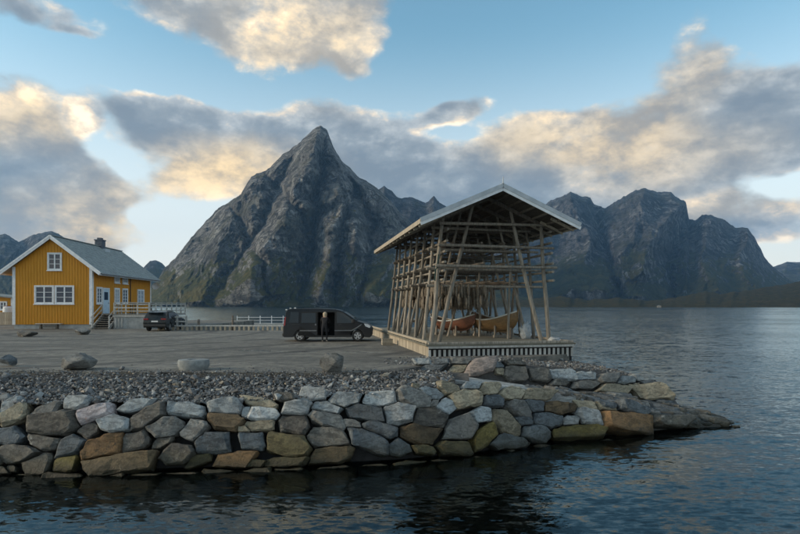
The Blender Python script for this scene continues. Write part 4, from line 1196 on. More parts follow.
def build_house():
    t = thing('house', 'yellow board-clad house with white trim and grey slate roof', 'house', HO, HA)
    fz = .40; top = EAVE + OVH * SL - .16
    MB().box(.06, HW - .06, .06, HD - .06, -.4, fz).obj('foundation', 'concrete', t)
    def zr(x): return RIDGE - abs(x - HW / 2) * SL
    MB().prism([(0, fz), (HW, fz), (HW, top), (HW / 2, RIDGE - .16), (0, top)], 'y', .0, HD).obj('wall', 'yellow_paint', t)
    # upright boards with cover strips
    m = MB(); n = 27
    for i in range(n + 1):
        x = .03 + i * (HW - .06) / n
        zt = min(zr(x - .03), zr(x + .03)) - .17
        m.box(x - .028, x + .028, -.026, .0, fz, zt)
    m.obj('cladding', 'yellow_paint', t)
    m = MB(); n = 52
    for i in range(n + 1):
        y = .05 + i * (HD - .1) / n
        m.box(HW, HW + .026, y - .028, y + .028, fz, top - .02)
    m.obj('cladding', 'yellow_paint', t)
    # corner boards
    for x0, x1, y0, y1 in ((-.04, .22, -.045, -.002), (HW - .22, HW + .04, -.045, -.002), (HW + .002, HW + .045, -.0, .22), (HW + .002, HW + .045, HD - .22, HD)):
        MB().box(x0, x1, y0, y1, fz - .03, top - .02).obj('corner_board', 'white_paint', t)
    # roof: slates in courses on two slopes
    m = MB(); v0, v1 = -.42, HD + .35
    for s in (-1, 1):
        A = (HW / 2, RIDGE - .12); B = (HW / 2 + s * (HW / 2 + OVH), EAVE - .12)
        c = [(A[0], v0, A[1]), (B[0], v0, B[1]), (B[0], v1, B[1]), (A[0], v1, A[1]), (A[0], v0, A[1] + .1), (B[0], v0, B[1] + .1), (B[0], v1, B[1] + .1), (A[0], v1, A[1] + .1)]
        m.add(c, [(0, 1, 2, 3), (4, 7, 6, 5), (0, 4, 5, 1), (1, 5, 6, 2), (2, 6, 7, 3), (3, 7, 4, 0)])
    roof = m.obj('roof', 'slate', t)
    rnd = random.Random(3)
    m = MB(); nc = 20; Ls = math.hypot(HW / 2 + OVH, RIDGE - EAVE)
    for s in (-1, 1):
        for i in range(nc):
            f0, f1 = i / nc, (i + 1.25) / nc; w = .42; y = v0 - (.2 if i % 2 else 0)
            f1 = min(f1, 1.01)
            while y < v1:
                y1 = min(y + w, v1); ya = max(y, v0); l = rnd.uniform(.0, .014)
                if y1 - ya > .03:
                    x0 = HW / 2 + s * f0 * (HW / 2 + OVH); x1 = HW / 2 + s * f1 * (HW / 2 + OVH)
                    z0 = RIDGE - f0 * (RIDGE - EAVE); z1 = RIDGE - f1 * (RIDGE - EAVE)
                    m.add([(x0, ya + .008, z0 + .002), (x1, ya + .008, z1 + .035 + l), (x1, y1 - .008, z1 + .035 + l), (x0, y1 - .008, z0 + .002), (x1, ya + .008, z1 + .0), (x1, y1 - .008, z1)],
                          [(0, 3, 2, 1), (1, 2, 5, 4)])
                y += w
    ob = m.obj('slates', 'slate', roof); ob['kind'] = 'stuff'
    MB().beam((HW / 2, v0, RIDGE + .03), (HW / 2, v1, RIDGE + .03), .28, .07).obj('ridge_tiles', 'slate', roof)
    ch = MB(); ch.box(HW / 2 - .36, HW / 2 + .36, 8.3, 9.1, RIDGE - .5, RIDGE + .62); ch.box(HW / 2 - .42, HW / 2 + .42, 8.24, 9.16, RIDGE + .621, RIDGE + .72)
    ch.box(HW / 2 - .2, HW / 2 + .2, 8.45, 8.95, RIDGE + .721, RIDGE + .92)
    ch.obj('chimney', 'chimney_brick', roof)
    MB().box(HW / 2 + .37, HW / 2 + .8, 8.2, 9.2, RIDGE - .62, RIDGE - .27).obj('flashing', 'roof_metal', roof)
    # bargeboards and eaves
    for s in (-1, 1):
        e = HW / 2 + s * (HW / 2 + OVH)
        MB().beam((HW / 2, v0 - .03, RIDGE - .11), (e, v0 - .03, EAVE - .11), .05, .30).obj('bargeboard', 'white_paint', t)
        MB().beam((HW / 2, v0 - .065, RIDGE - .0), (e + s * .03, v0 - .065, EAVE - .0), .03, .12).obj('bargeboard', 'white_paint', t)
        MB().box(min(e, e - s * .05), max(e, e - s * .05), v0 + .02, v1, EAVE - .22, EAVE - .04).obj('eave_board', 'white_paint', t)
    e = HW + OVH
    MB().tube([(e + .06, v0 + .1, EAVE - .10), (e + .06, v1, EAVE - .10)], .07, 8).obj('gutter', 'grey_trim', t, 50)
    # gable windows
    I = Matrix.Translation
    k = HO.y / F
    x0 = (33.8 - 13) * k; z0 = CAMZ + (305 - 304.1) * k - LOT; h = (304.1 - 285.3) * k; w = (72.2 - 33.8) * k
    window(t, w / 2 - .03, h, 1, 3, 2, 'window_glass', I((x0, -.03, z0))); window(t, w / 2 - .03, h, 1, 3, 2, 'window_glass', I((x0 + w / 2 + .03, -.03, z0)))
    x0 = (46.3 - 13) * k; z0 = CAMZ + (305 - 270.3) * k - LOT
    window(t, 14 * k, 17.9 * k, 1, 3, 2, 'window_glass', I((x0, -.03, z0)))
    # long side: pixel columns to distance along the wall
    A = HO + HU * HW
    def d_of(px):
        s = (px - CX) / F; return (A.x - A.y * s) / (HV.y * s - HV.x)
    def side(px0, px1, py0, py1, cols, rows, cas, gm='window_glass', nm='window'):
        d0, d1 = d_of(px0), d_of(px1); Y = A.y + HV.y * (d0 + d1) / 2
        zb = CAMZ + (305 - py1) * Y / F - LOT; zt = CAMZ + (305 - py0) * Y / F - LOT
        m4 = Matrix.Translation((HW + .03, d0, zb)) @ Matrix.Rotation(R(90), 4, 'Z')
        return window(t, d1 - d0, zt - zb, cols, rows, cas, gm, m4, nm), d0, d1, zb, zt
    side(96, 101.6, 287, 304, 1, 4, 2)
    side(114, 119, 277, 283.2, 2, 2, 1, 'curtain_glass'); side(122, 127.2, 277.5, 284, 2, 2, 1, 'curtain_glass')
    side(114, 119, 288, 304, 1, 4, 2, 'curtain_glass'); side(122, 127.2, 288.5, 304, 1, 4, 2, 'window_glass'); side(137, 143.5, 289.5, 304.5, 1, 3, 2, 'curtain_glass')
    # door
    d0, d1 = d_of(102.2), d_of(109); zb = 1.33; zt = zb + 2.45
    f = MB()
    for a in ((d0, d0 + .1, zb, zt), (d1 - .1, d1, zb, zt), (d0 + .1, d1 - .1, zt - .1, zt)): f.box(HW + .005, HW + .075, a[0], a[1], a[2], a[3])
    dr = f.obj('door', 'white_paint', t)
    MB().box(HW + .008, HW + .045, d0 + .1, d1 - .1, zb, zt - .1).obj('door_leaf', 'door_paint', dr)
    MB().box(HW + .046, HW + .055, d0 + .3, d1 - .3, zb + 1.3, zt - .4).obj('door_pane', 'window_glass', dr)
    MB().box(HW + .046, HW + .12, d1 - .28, d1 - .16, zb + .98, zb + 1.03).obj('handle', 'grey_trim', dr)
    dp = d_of(129.6)
    MB().tube([(HW + .09, dp, 0.6), (HW + .09, dp, top - .5), (e + .03, dp, EAVE - .14)], .05, 7).obj('downpipe', 'black_plastic', t, 50)
    # dish at the back corner
    dish = thing('satellite_dish', 'small white satellite dish at the far eave of the yellow house', 'dish', t.matrix_world @ Vector((0, 0, 0)) + HO + HU * (HW + .55) + HV * (HD + .2) + Vector((0, 0, EAVE - .7)), HA)
    m = MB(); n = 14
    for i in range(5):
        r = .42 * i / 4
        m.v += [(r * math.cos(2 * math.pi * q / n), -.18 + .18 * (i / 4) ** 2 * -1 + .18, r * math.sin(2 * math.pi * q / n)) for q in range(n)]
    for i in range(4):
        for q in range(n): m.f.append((i * n + q, i * n + (q + 1) % n, (i + 1) * n + (q + 1) % n, (i + 1) * n + q))
    m.obj('reflector', 'white_paint', dish, 60)
    MB().tube([(0, .02, 0), (-.3, .1, 0), (-.55, .05, 0)], .03, 6).obj('bracket', 'grey_trim', dish)
    # bench under the gable window
    b = thing('bench', 'low white plank bench against the foundation of the yellow gable', 'bench', HO + HU * 3.35 + HV * -.45, HA)
    MB().box(-1.1, 1.1, -.2, .2, .44, .50).obj('seat', 'pale_timber', b, bev=.01)
    for x in (-.7, .7): MB().box(x - .06, x + .06, -.16, .16, 0, .44).obj('leg', 'brown_timber', b)
    MB().box(-.64, .64, -.03, .03, .2, .28).obj('stretcher', 'brown_timber', b)
build_house()

def build_terrace():
    t = thing('terrace', 'raised timber terrace with pale railing and steps beside the yellow house', 'terrace', HO + HU * HW, HA)
    H = 1.30; E1, D0, D1 = 5.2, -.4, 9.5
    m = MB(); m.box(2.05, E1 - .05, D0 + .05, D1 - 3, -.3, H - .2); m.obj('concrete_base', 'concrete', t)
    MB().box(.06, 2.045, 1.15, D1 - .2, -.3, H - .2).obj('concrete_base', 'concrete', t)
    n = 36
    me = MB().box(0, E1 - 2.02, .005, .262, 0, .05).mesh('deck_board')
    for i in range(n): link('deck_board', me, 'grey_timber', t, (2.02, D0 + i * .27, H - .055))
    me = MB().box(0, 1.95, .005, .262, 0, .05).mesh('deck_board')
    for i in range(30): link('deck_board', me, 'grey_timber', t, (.06, 1.1 + i * .27, H - .055))
    MB().box(2.0, E1, D0 - .02, D0 + .04, H - .24, H - .06).obj('edge_beam', 'pale_timber', t)
    MB().box(E1 - .04, E1 + .02, D0 + .05, D1, H - .24, H - .06).obj('edge_beam', 'pale_timber', t)
    def rail(p, q, nposts):
        p, q = Vector(p), Vector(q)
        for i in range(nposts):
            c = p.lerp(q, i / (nposts - 1))
            MB().box(c.x - .05, c.x + .05, c.y - .05, c.y + .05, c.z, c.z + 1.05).obj('railing_post', 'pale_timber', t)
        for z, h in ((.30, .10), (.60, .10), (.92, .10)):
            d = (q - p).normalized(); sd_ = Vector((d.y, -d.x, 0)) * .068
            MB().beam(p + Vector((0, 0, z)) + sd_, q + Vector((0, 0, z)) + sd_, .03, h).obj('rail', 'pale_timber', t)
        MB().beam(p + Vector((0, 0, 1.075)), q + Vector((0, 0, 1.075)), .14, .04).obj('hand_rail', 'pale_timber', t)
    rail((2.1, D0 + .05, H), (E1 - .05, D0 + .05, H), 4); rail((E1 - .05, D0 + .25, H), (E1 - .05, D1, H), 8)
    rail((2.1, D0 + .25, H), (2.1, 1.1, H), 2)
    # steps
    ns = 7
    for i in range(ns):
        y = -1.0 + i * .30; z = H * (i + .7) / ns
        MB().box(.5, 1.9, y, y + .30, z - .05, z).obj('step', 'grey_timber', t)
        MB().box(.55, 1.85, y + .29, y + .31, z - .19, z - .051).obj('tread_shade', 'dark_gap', t)  # near-black sheet: shade under each tread painted in
    for x in (.46, 1.94):
        MB().beam((x, -1.1, .02), (x, 1.1, H - .05), .05, .26).obj('stringer', 'pale_timber', t)
        for y, z in ((-.95, .1), (.95, H - .1)): MB().box(x - .045, x + .045, y - .045, y + .045, z - .1, z + 1.0).obj('stair_post', 'pale_timber', t)
        for o in (.5, .95): MB().beam((x - .07, -1.0, .08 + o), (x - .07, 1.0, H - .08 + o), .03, .10).obj('stair_rail', 'pale_timber', t)
    # slats of the little gate on the base
    for k in range(3): MB().box(2.15 + k * .28, 2.29 + k * .28, D0 + .0, D0 + .046, .1, H - .3).obj('slat', 'pale_timber', t)
    # dark garden table set on the terrace
    g = thing('garden_table', 'dark garden table behind the terrace railing of the yellow house', 'table', HO + HU * (HW + 3.5) + HV * 2.2 + Vector((0, 0, H)), HA)
    MB().box(-.9, .9, -.4, .4, .98, 1.05).obj('table_top', 'brown_timber', g)
    for x in (-.75, .75):
        for y in (-.3, .3): MB().box(x - .05, x + .05, y - .05, y + .05, 0, .98).obj('leg', 'brown_timber', g)
build_terrace()

def build_left_edge():
    # small yellow outbuilding at the left frame edge
    o = at(-24, 326, LOT); o = Vector((on(-22, 320, 66).x, 66, LOT))
    t = thing('shed', 'small yellow shed with grey roof at the left edge beyond the house', 'shed', o, R(2))
    W, D, H = 4.15, 3.5, 3.2
    MB().prism([(0, 0), (W, 0), (W, H - .2), (0, H + .2)], 'y', 0, D).obj('wall', 'yellow_paint', t)
    MB().prism([(-.3, H + .26), (W + .35, H - .22), (W + .35, H - .04), (-.3, H + .44)], 'y', -.4, D + .4).obj('roof', 'slate', t)
    MB().box(W - .16, W + .03, -.04, -.002, 0, H - .25).obj('corner_board', 'white_paint', t)
    window(t, .9, 1.1, 1, 2, 2, 'window_glass', Matrix.Translation((W - 1.5, -.03, 1.5)))
    f = thing('board_fence', 'brown board fence at the left edge before the shed', 'fence', Vector((on(-20, 325, 57).x, 57, LOT)), R(3))
    me = MB().box(0, .235, 0, .03, 0, 1.35).mesh('board')
    for i in range(14): link('board', me, 'tan_warmlit_timber', f, (i * .25, 0, .03))
    for z in (.35, 1.0): MB().box(0, 3.5, .03, .08, z, z + .1).obj('rail', 'brown_timber', f)
    v = thing('white_barrel', 'white drum with a lid beside the left corner of the yellow house', 'drum', Vector((on(8, 318, 58.5).x, 58.5, LOT)))
    m = MB(); m.tube([(0, 0, .9), (0, 0, .92), (0, 0, 1.5), (0, 0, 1.9), (0, 0, 2.0)], [.40, .46, .48, .46, .3], 14); m.obj('drum', 'white_paint', v, 40)
    MB().tube([(0, 0, 2.0), (0, 0, 2.06)], .32, 12).obj('lid', 'red_lamp', v)
    MB().box(-.5, .5, -.4, .4, 0, .9).obj('stand', 'brown_timber', v)
build_left_edge()

# ------------------------------------------------------------------ quay edge: timber kerb, railing, jetty
def build_quay():
    Y = 45.1; x0 = (158 - 400) / F * Y; x1 = -3.6
    t = thing('quay_kerb', 'long low timber kerb on blocks along the far edge of the lot', 'kerb', (x0, Y, LOT))
    L = x1 - x0; n = int(L / .40); rnd = random.Random(5)
    me = MB().box(-.08, .08, -.10, .10, 0, .33).mesh('block', bev=.015)
    for i in range(n): link('block', me, 'tan_warmlit_timber', t, (.1 + i * .40, 0, rnd.uniform(-.02, 0)))
    seg = 4.0; k = 0
    while k * seg < L:
        MB().box(k * seg + .01, min((k + 1) * seg, L) - .01, -.09, .09, .33, .44).obj('top_beam', 'pale_timber', t, bev=.01); k += 1
    def railing(name, label, p, q, nposts, h, mat, z, rails, r=.05):
        p, q = Vector(p), Vector(q); t = thing(name, label, 'railing', p); q = q - p
        for i in range(nposts):
            c = q * (i / (nposts - 1)); MB().box(c.x - r, c.x + r, c.y - r, c.y + r, 0, h).obj('post', mat, t)
        for zz in rails: MB().beam(Vector((0, -r - .02, zz)), q + Vector((0, -r - .02, zz)), .04, .11).obj('rail', mat, t)
    railing('railing', 'short white three-rail fence on the quay beyond the dark parked car', ((172 - 400) / F * 46.2, 45.40, LOT), ((190 - 400) / F * 46.2, 45.40, LOT), 3, 1.25, 'pale_timber', LOT, (.35, .75, 1.12), .07)
    t = thing('mooring_post', 'stout short dark post on the quay right of the white fence', 'post', ((199 - 400) / F * 45.4, 45.35, LOT))
    MB().tube([(0, 0, -.3), (0, 0, .9), (0, 0, .95)], [.12, .11, .05], 9).obj('shaft', 'brown_timber', t, 40); MB().tube([(0, 0, .78), (0, 0, .84)], .13, 9).obj('band', 'grey_trim', t)
    t = thing('mooring_post', 'tall slim dark post on the quay left of the black van', 'post', ((233 - 400) / F * 45.4, 45.35, LOT))
    MB().tube([(0, 0, -.3), (0, 0, 1.2), (0, 0, 1.26)], [.10, .08, .03], 9).obj('shaft', 'brown_timber', t, 40); MB().tube([(0, 0, 1.0), (0, 0, 1.06)], .10, 9).obj('band', 'grey_trim', t)
    # floating jetty beyond
    jy = 112.0; a = (236 - 400) / F * jy; b = (330 - 400) / F * jy
    j = thing('jetty', 'pale floating jetty with thin white railing out on the water behind the van', 'jetty', (a, jy, 0))
    L = b - a
    MB().box(0, L, 0, 2.4, -.3, .38).obj('pontoon', 'concrete', j)
    me = MB().box(0, .28, -.05, 2.45, 0, .05).mesh('deck_board')
    for i in range(int(L / .3)): link('deck_board', me, 'pale_timber', j, (i * .3, 0, .385))
    for i in range(9):
        x = .2 + i * (L - .4) / 8; MB().box(x - .06, x + .06, .1, .22, .435, 2.1).obj('railing_post', 'white_paint', j)
    for z in (1.1, 1.7): MB().box(.1, L - .1, .05, .09, z, z + .08).obj('rail', 'white_paint', j)
    # little house on the far shore
    c = on(660, 306, 960)
    sf = .45
    h = thing('far_house', 'tiny white house on the far shore below the massif', 'house', (c.x, 962, 1.2), R(-8))
    MB().prism([(-7, -4), (7, -4), (7, 4), (0, 7), (-7, 4)], 'y', 0, 9).obj('wall', 'grey_timber', h); h.scale = (.45, .45, .35)
    m = MB()
    for s in (-1, 1): m.beam((0, 4.5, 7.35), (s * 8, 4.5, 3.85), 10, .5)
    m.obj('roof', 'slate', h)
build_quay()

# ------------------------------------------------------------------ vehicles
def wheel(root, x, y, r, w, side, spokes=5):
    """side +1: outer face towards +y"""
    t = MB(); n = 28; prof = [(r * .62, -w / 2), (r * .93, -w / 2), (r, -w * .36), (r, w * .36), (r * .93, w / 2), (r * .62, w / 2)]
    for k in range(n):
        a = 2 * math.pi * k / n; t.v += [(p * math.cos(a), q, p * math.sin(a)) for p, q in prof]
    m_ = len(prof)
    for k in range(n):
        for i in range(m_):
            t.f.append((k * m_ + i, k * m_ + (i + 1) % m_, ((k + 1) % n) * m_ + (i + 1) % m_, ((k + 1) % n) * m_ + i))
    wh = t.obj('wheel', 'rubber', root, 40, loc=(x, y, r))
    rm = MB(); yo = side * w * .40
    rm.tube([(0, -w * .3, 0), (0, side * w * .25, 0)], r * .60, 20)
    rm.obj('rim_dish', 'black_plastic', wh, 40)
    sp = MB()
    for k in range(spokes):
        a = 2 * math.pi * k / spokes + .3
        d = Vector((math.cos(a), 0, math.sin(a)))
        sp.beam(Vector((0, yo, 0)) + d * r * .08, Vector((0, yo, 0)) + d * r * .61, .03, r * .26, up=Vector((0, 1, 0)).cross(d))
    n = 24
    for k in range(n):
        a, b = 2 * math.pi * k / n, 2 * math.pi * (k + 1) / n
        ring = []
        for ang in (a, b):
            for q in (r * .56, r * .635):
                for yy in (yo - .02, yo + .012): ring.append((q * math.cos(ang), yy, q * math.sin(ang)))
        sp.add(ring, [(0, 1, 3, 2), (4, 6, 7, 5), (0, 4, 5, 1), (2, 3, 7, 6), (1, 5, 7, 3), (0, 2, 6, 4)])
    sp.obj('rim', 'alloy', wh, 40)
    return wh
def body_shell(outline, W, tumble, zbelt, ztop, lip=.07):
    """side outline (x,z) swept across the width, upper part leaning in, shoulders rounded"""
    n = len(outline); m = MB()
    cx = sum(p[0] for p in outline) / n; cz = sum(p[1] for p in outline) / n
    zmin = min(p[1] for p in outline)
    def half(z): return W / 2 - tumble * max(0, min(1, (z - zbelt) / (ztop - zbelt))) ** 1.3
    sl = [(-1, lip), (-.985, lip * .25), (-.93, 0), (0, 0), (.93, 0), (.985, lip * .25), (1, lip)]
    for f, inset in sl:
        for x, z in outline:
            dx, dz = cx - x, cz - z; l = math.hypot(dx, dz)
            k = inset / l if z > zmin + .12 else 0
            zz = z + dz * k; xx = x + dx * k
            m.v.append((xx, f * half(z), zz))
    for i in range(len(sl) - 1):
        for k in range(n): m.f.append((i * n + k, i * n + (k + 1) % n, (i + 1) * n + (k + 1) % n, (i + 1) * n + k))
    m.f.append(tuple(range(n))); m.f.append(tuple(range(len(sl) * n - n, len(sl) * n))[::-1])
    return m, half
def arch(cx, r, z0, n=9):
    a0 = math.asin(min(.99, max(-.99, (z0 - .33) / r)))
    return [(cx + r * math.cos(t), .33 + r * math.sin(t)) for t in np.linspace(a0, math.pi - a0, n)]
def panel(poly, half, side, off, th=.012):
    """flat piece laid on a flank: polygon in (x,z), following the lean of the side"""
    m = MB(); n = len(poly)
    m.v = [(x, side * (half(z) + off), z) for x, z in poly] + [(x, side * (half(z) + off - th), z) for x, z in poly]
    m.f = [tuple(range(n)), tuple(range(n, 2 * n))[::-1]] + [(i, n + i, n + (i + 1) % n, (i + 1) % n) for i in range(n)]
    return m
def build_van():
    r = .335; Yv = 31.2; p = at(283, 341.5, LOT); o = Vector(((283 - CX) / F * Yv, Yv + .95, LOT))
    t = thing('van', 'black passenger van with its sliding side door open, beside the drying rack', 'van', o, R(1.0))
    zs = .26
    out = [(.05, zs)] + [(.96 - (q[0] - .96), q[1]) for q in arch(.96, .41, zs)] + [(4.34 - (q[0] - 4.34), q[1]) for q in arch(4.34, .41, zs)] + \
          [(5.06, zs - .02), (5.18, .36), (5.19, .60), (5.13, .84), (4.98, 1.00), (4.72, 1.10), (4.36, 1.20), (3.98, 1.47), (3.62, 1.70), (3.32, 1.84), (3.0, 1.905), (2.2, 1.94), (1.2, 1.945), (.45, 1.925), (.22, 1.88), (.12, 1.74), (.06, 1.30), (.0, .95), (-.02, .55), (.0, .36)]
    m, half = body_shell(out, 1.94, .17, .95, 1.95)
    body = m.obj('body', 'black_paint', t, 38)
    # doorway cut through the near flank
    cut = MB().box(2.0, 3.0, -1.2, .55, .34, 1.72).obj('cutter', 'interior')
    cut.location = o; cut.rotation_euler = t.rotation_euler
    bpy.context.view_layer.update()
    bo = body.modifiers.new('door', 'BOOLEAN'); bo.object = cut; bo.operation = 'DIFFERENCE'; bo.solver = 'EXACT'
    dg = bpy.context.evaluated_depsgraph_get(); me = bpy.data.meshes.new_from_object(body.evaluated_get(dg))
    body.modifiers.clear(); body.data = me
    me.materials.clear(); me.materials.append(M('black_paint')); me.materials.append(M('interior'))
    for f in me.polygons:
        c = f.center
        f.material_index = 1 if (1.99 < c.x < 3.01 and -.90 < c.y < .57 and .33 < c.z < 1.73 and (abs(c.x - 2) < .005 or abs(c.x - 3) < .005 or abs(c.z - .34) < .005 or abs(c.z - 1.72) < .005 or abs(c.y - .55) < .005)) else 0
    bpy.data.objects.remove(cut)
    for s in (-1, 1):
        # windows
        wn = [('front_door_window', [(3.12, 1.08), (4.10, 1.10), (4.12, 1.20), (3.78, 1.48), (3.42, 1.72), (3.12, 1.74)]), ('rear_window', [(.34, 1.10), (.9, 1.10), (.9, 1.74), (.42, 1.74)])]
        if s > 0: wn.append(('side_window', [(.98, 1.10), (2.95, 1.10), (2.95, 1.75), (.98, 1.75)]))
        for nm, po in wn: panel(po, half, s, .012).obj(nm, 'car_glass', t)
        panel([(3.0, .62), (4.0, .62), (4.35, .82), (4.6, 1.0), (4.56, 1.03), (4.30, .86), (3.98, .68), (3.0, .68)], half, s, .012).obj('crease', 'grey_trim', t)
        panel([(1.3, .26), (4.0, .26), (4.0, .36), (1.3, .36)], half, s, .015, .03).obj('sill', 'black_plastic', t)
        wheel(t, .96, s * .84, r, .22, s); wheel(t, 4.34, s * .84, r, .22, s)
        panel([(4.80, .90), (5.05, .80), (5.10, .92), (4.93, 1.02), (4.72, 1.06)], half, s, .014).obj('headlight', 'clear_lamp', t)
        panel([(.015, .95), (.11, .95), (.15, 1.45), (.085, 1.45)], half, s, .014).obj('tail_light', 'red_lamp', t)
        mm = MB().box(4.02, 4.16, s * .99, s * 1.17, 1.10, 1.32) if s > 0 else MB().box(4.02, 4.16, -1.17, -.99, 1.10, 1.32)
        mm.obj('mirror', 'black_plastic', t, bev=.03)
        panel([(3.22, .98), (3.40, .98), (3.40, 1.02), (3.22, 1.02)], half, s, .03, .02).obj('handle', 'black_plastic', t)
    # the sliding door, pushed back along the flank
    dp = [(.86, .36), (1.98, .36), (1.98, 1.74), (1.02, 1.74), (.98, .92), (.93, .70)]
    d = panel(dp, half, -1, .085, .06).obj('sliding_door', 'black_paint', t)
    panel([(1.06, 1.10), (1.90, 1.10), (1.90, 1.68), (1.08, 1.68)], half, -1, .097).obj('door_window', 'car_glass', d)
    panel([(.98, .62), (1.96, .62), (1.96, .68), (.98, .68)], half, -1, .097).obj('door_strip', 'grey_trim', d)
    panel([(1.86, .96), (1.94, .96), (1.94, 1.05), (1.86, 1.05)], half, -1, .12, .025).obj('door_handle', 'grey_trim', d)
    panel([(.5, 1.0), (1.95, 1.0), (1.95, 1.03), (.5, 1.03)], half, -1, .02).obj('door_rail', 'black_plastic', t)
    # seats in the doorway
    s = MB(); s.box(2.12, 2.62, -.45, .35, .55, .72); s.box(2.06, 2.2, -.45, .35, .72, 1.35); st = s.obj('seat', 'seat_cloth', t, bev=.03)
    MB().box(2.06, 2.18, -.2, .1, 1.37, 1.55).obj('head_rest', 'seat_cloth', st, bev=.03)
    # windscreen, bumper, lamps at the front, rear glass
    def strip(x0, z0, x1, z1, w0, w1, off=.012):
        n = Vector((-(z1 - z0), 0, x1 - x0)).normalized() * off
        if n.z < 0: n = -n
        return MB().add([(x0 + n.x, -w0, z0 + n.z), (x0 + n.x, w0, z0 + n.z), (x1 + n.x, w1, z1 + n.z), (x1 + n.x, -w1, z1 + n.z)], [(0, 1, 2, 3)])
    strip(4.33, 1.22, 3.40, 1.80, .84, .74, .02).obj('windscreen', 'car_glass', t)
    MB().box(5.15, 5.20, -.62, .62, .58, .80).obj('grille', 'black_plastic', t, bev=.02); MB().box(5.195, 5.205, -.26, .26, .42, .53).obj('number_plate', 'plate_white', t)
    MB().box(-.07, .06, -.93, .93, .30, .50).obj('rear_bumper', 'black_plastic', t, bev=.04)
    MB().box(.2, .3, -.08, .0, 1.925, 1.975).obj('roof_light', 'plate_white', t)
    MB().box(.6, .7, -.74, -.66, 1.93, 2.0).obj('roof_mount', 'plate_white', t, bev=.01)
    MB().box(.10, .2, -.80, -.72, 1.84, 1.90).obj('top_marker', 'plate_white', t, bev=.01)
build_van()

def build_suv():
    o = at(153.5, 331.6, LOT); hd = R(3.0)
    # local x forward; heading is +Y turned a little left
    t = thing('parked_car', 'dark sport utility car parked by the terrace seen from behind', 'car', o + Vector((0, .2, 0)), R(90) + hd)
    zs = .30; L = 4.5
    out = [(.12, zs)] + [(.86 - (q[0] - .86), q[1]) for q in arch(.86, .41, zs)] + [(3.58 - (q[0] - 3.58), q[1]) for q in arch(3.58, .41, zs)] + \
          [(4.36, zs), (4.48, .45), (4.48, .72), (4.36, .90), (3.9, 1.0), (3.30, 1.08), (2.86, 1.34), (2.45, 1.54), (2.0, 1.63), (1.2, 1.645), (.55, 1.58), (.30, 1.50), (.12, 1.20), (.03, .98), (.0, .72), (.02, .45)]
    m, half = body_shell(out, 1.86, .22, .92, 1.64)
    m.obj('body', 'dark_paint', t, 40)
    for s in (-1, 1):
        panel([(.62, 1.06), (1.20, 1.02), (3.05, 1.06), (2.80, 1.30), (2.45, 1.48), (1.95, 1.55), (1.15, 1.55), (.80, 1.45)], half, s, .010).obj('side_window', 'car_glass', t)
        panel([(1.98, 1.02), (2.06, 1.02), (2.06, 1.56), (1.98, 1.56)], half, s, .016).obj('window_pillar', 'black_plastic', t)
        panel([(1.25, .30), (3.2, .30), (3.2, .42), (1.25, .42)], half, s, .02, .04).obj('sill', 'black_plastic', t)
        wheel(t, .86, s * .80, .34, .22, s); wheel(t, 3.58, s * .80, .34, .22, s)
        panel([(.9, 1.66), (2.3, 1.66), (2.3, 1.70), (.9, 1.70)], lambda z: .62, s, 0, .04).obj('roof_rail', 'grey_trim', t)
        MB().box(-.015, .16, min(s * .50, s * .90), max(s * .50, s * .90), .93, 1.06).obj('tail_light', 'red_lamp', t, bev=.02)
        mm = MB().box(2.95, 3.08, min(s * .93, s * 1.08), max(s * .93, s * 1.08), 1.02, 1.16); mm.obj('mirror', 'black_plastic', t, bev=.03)
        MB().box(4.28, 4.46, min(s * .55, s * .86), max(s * .55, s * .86), .74, .86).obj('headlight', 'clear_lamp', t, bev=.02)
    MB().add([(.125, -.70, 1.12), (.125, .70, 1.12), (.285, .60, 1.48), (.285, -.60, 1.48)], [(0, 3, 2, 1)]).add([(.14, -.70, 1.12), (.14, .70, 1.12), (.30, .60, 1.48), (.30, -.60, 1.48)], [(0, 1, 2, 3)]).obj('rear_window', 'car_glass', t)
    MB().box(.06, .32, -.62, .62, 1.52, 1.56).obj('spoiler', 'black_plastic', t, bev=.015)
    MB().box(-.05, .10, -.90, .90, .38, .58).obj('rear_bumper', 'black_plastic', t, bev=.04)
    MB().box(-.02, .0, -.26, .26, .76, .87).obj('number_plate', 'plate_white', t)
    MB().box(3.2, 3.24, -.6, .6, 1.1, 1.12).obj('wiper', 'black_plastic', t)
build_suv()

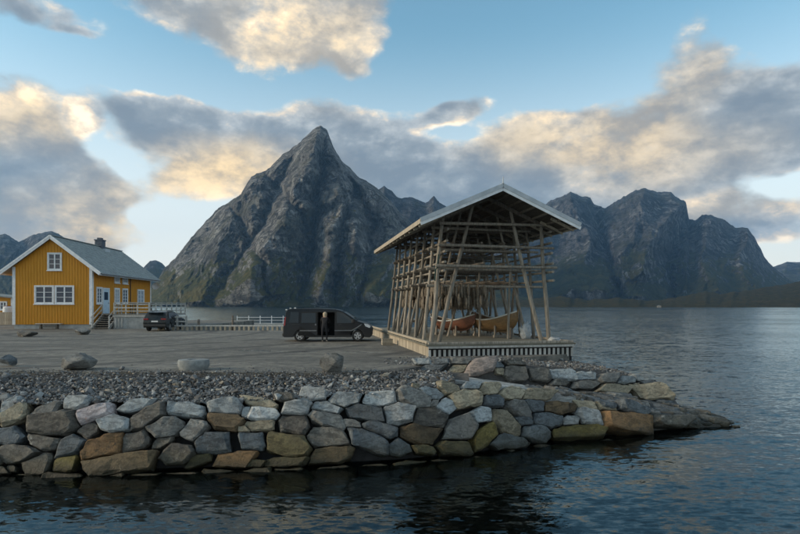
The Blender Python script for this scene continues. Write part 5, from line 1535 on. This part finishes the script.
# ------------------------------------------------------------------ person at the van door
def build_person():
    Yp = 31.0
    p = Vector(((324.5 - CX) / F * Yp, Yp, LOT))
    t = thing('person', 'person in dark clothes with light hair leaning into the open van door', 'person', p, 0)
    J = {'pel': ((0, .02, .93), .135), 'belly': ((0, .05, 1.08), .13), 'chest': ((0, .12, 1.28), .145), 'neck': ((0, .19, 1.45), .055), 'head': ((0, .235, 1.56), .085), 'crown': ((0, .26, 1.65), .075),
         'hl': ((-.10, .02, .88), .095), 'kl': ((-.12, -.02, .50), .062), 'al': ((-.12, .03, .09), .042), 'tl': ((-.14, .19, .045), .036),
         'hr': ((.10, .02, .88), .095), 'kr': ((.13, .06, .49), .062), 'ar': ((.13, -.04, .09), .042), 'tr': ((.15, .12, .045), .036),
         'sl': ((-.17, .13, 1.38), .062), 'el': ((-.25, .30, 1.16), .046), 'wl': ((-.17, .50, 1.08), .032), 'fl': ((-.13, .60, 1.07), .026),
         'sr': ((.17, .13, 1.38), .062), 'er': ((.26, .30, 1.17), .046), 'wr': ((.20, .52, 1.12), .032), 'fr': ((.17, .62, 1.12), .026)}
    E = [('pel', 'belly'), ('belly', 'chest'), ('chest', 'neck'), ('neck', 'head'), ('head', 'crown'), ('pel', 'hl'), ('hl', 'kl'), ('kl', 'al'), ('al', 'tl'), ('pel', 'hr'), ('hr', 'kr'), ('kr', 'ar'), ('ar', 'tr'),
         ('chest', 'sl'), ('sl', 'el'), ('el', 'wl'), ('wl', 'fl'), ('chest', 'sr'), ('sr', 'er'), ('er', 'wr'), ('wr', 'fr')]
    ks = list(J); me = bpy.data.meshes.new('body'); me.from_pydata([J[k][0] for k in ks], [(ks.index(a), ks.index(b)) for a, b in E], [])
    o = bpy.data.objects.new('body', me); COL.objects.link(o); o.parent = t
    sk = o.modifiers.new('skin', 'SKIN'); o.modifiers.new('sub', 'SUBSURF').levels = 2
    for i, k in enumerate(ks):
        sv = me.skin_vertices[0].data[i]; sv.radius = (J[k][1], J[k][1]); sv.use_root = (k == 'pel')
    bpy.context.view_layer.update()
    dg = bpy.context.evaluated_depsgraph_get(); m2 = bpy.data.meshes.new_from_object(o.evaluated_get(dg))
    o.modifiers.clear(); o.data = m2; m2.materials.clear()
    for n in ('jacket', 'trousers', 'shoe', 'skin'): m2.materials.append(M(n))
    for f in m2.polygons:
        c = f.center; f.use_smooth = True
        f.material_index = 2 if c.z < .10 else 1 if c.z < .92 and abs(c.x) < .24 and c.y < .26 else 3 if (c.z > 1.44 or c.y > .50) else 0
    bm = bmesh.new(); bmesh.ops.create_icosphere(bm, subdivisions=3, radius=1)
    for v in bm.verts:
        n = v.co.copy(); f = 1 + .12 * mnoise.noise(n * 4) + .05 * mnoise.noise(n * 11)
        z = n.z * .125 if n.z > 0 else n.z * (.26 if n.y < .3 else .10)
        v.co = Vector((n.x * .125 * f, n.y * .125 * f, z * f))
    hm = bpy.data.meshes.new('hair'); bm.to_mesh(hm); bm.free()
    for f in hm.polygons: f.use_smooth = True
    link('hair', hm, 'hair', t, (0, .215, 1.62))
build_person()

# ------------------------------------------------------------------ the air over the fjord
def build_haze():
    m = bpy.data.materials.new('haze'); m.use_nodes = True; MATS['haze'] = m
    t = NT(m.node_tree); t.n.remove(t.n['Principled BSDF'])
    v = t.new('ShaderNodeVolumePrincipled'); v.inputs['Color'].default_value = (.30, .60, 1.0, 1); v.inputs['Density'].default_value = HAZE
    v.inputs['Anisotropy'].default_value = .2
    t.l.new(v.outputs[0], t.n['Material Output'].inputs['Volume'])
    MB().box(-6200, 6200, -700, 6200, -9, 900).obj('haze', 'haze')
    bpy.data.objects['haze']['kind'] = 'stuff'; bpy.data.objects['haze']['label'] = 'thin blue air over the fjord'
HAZE = 0.72e-4
build_haze()
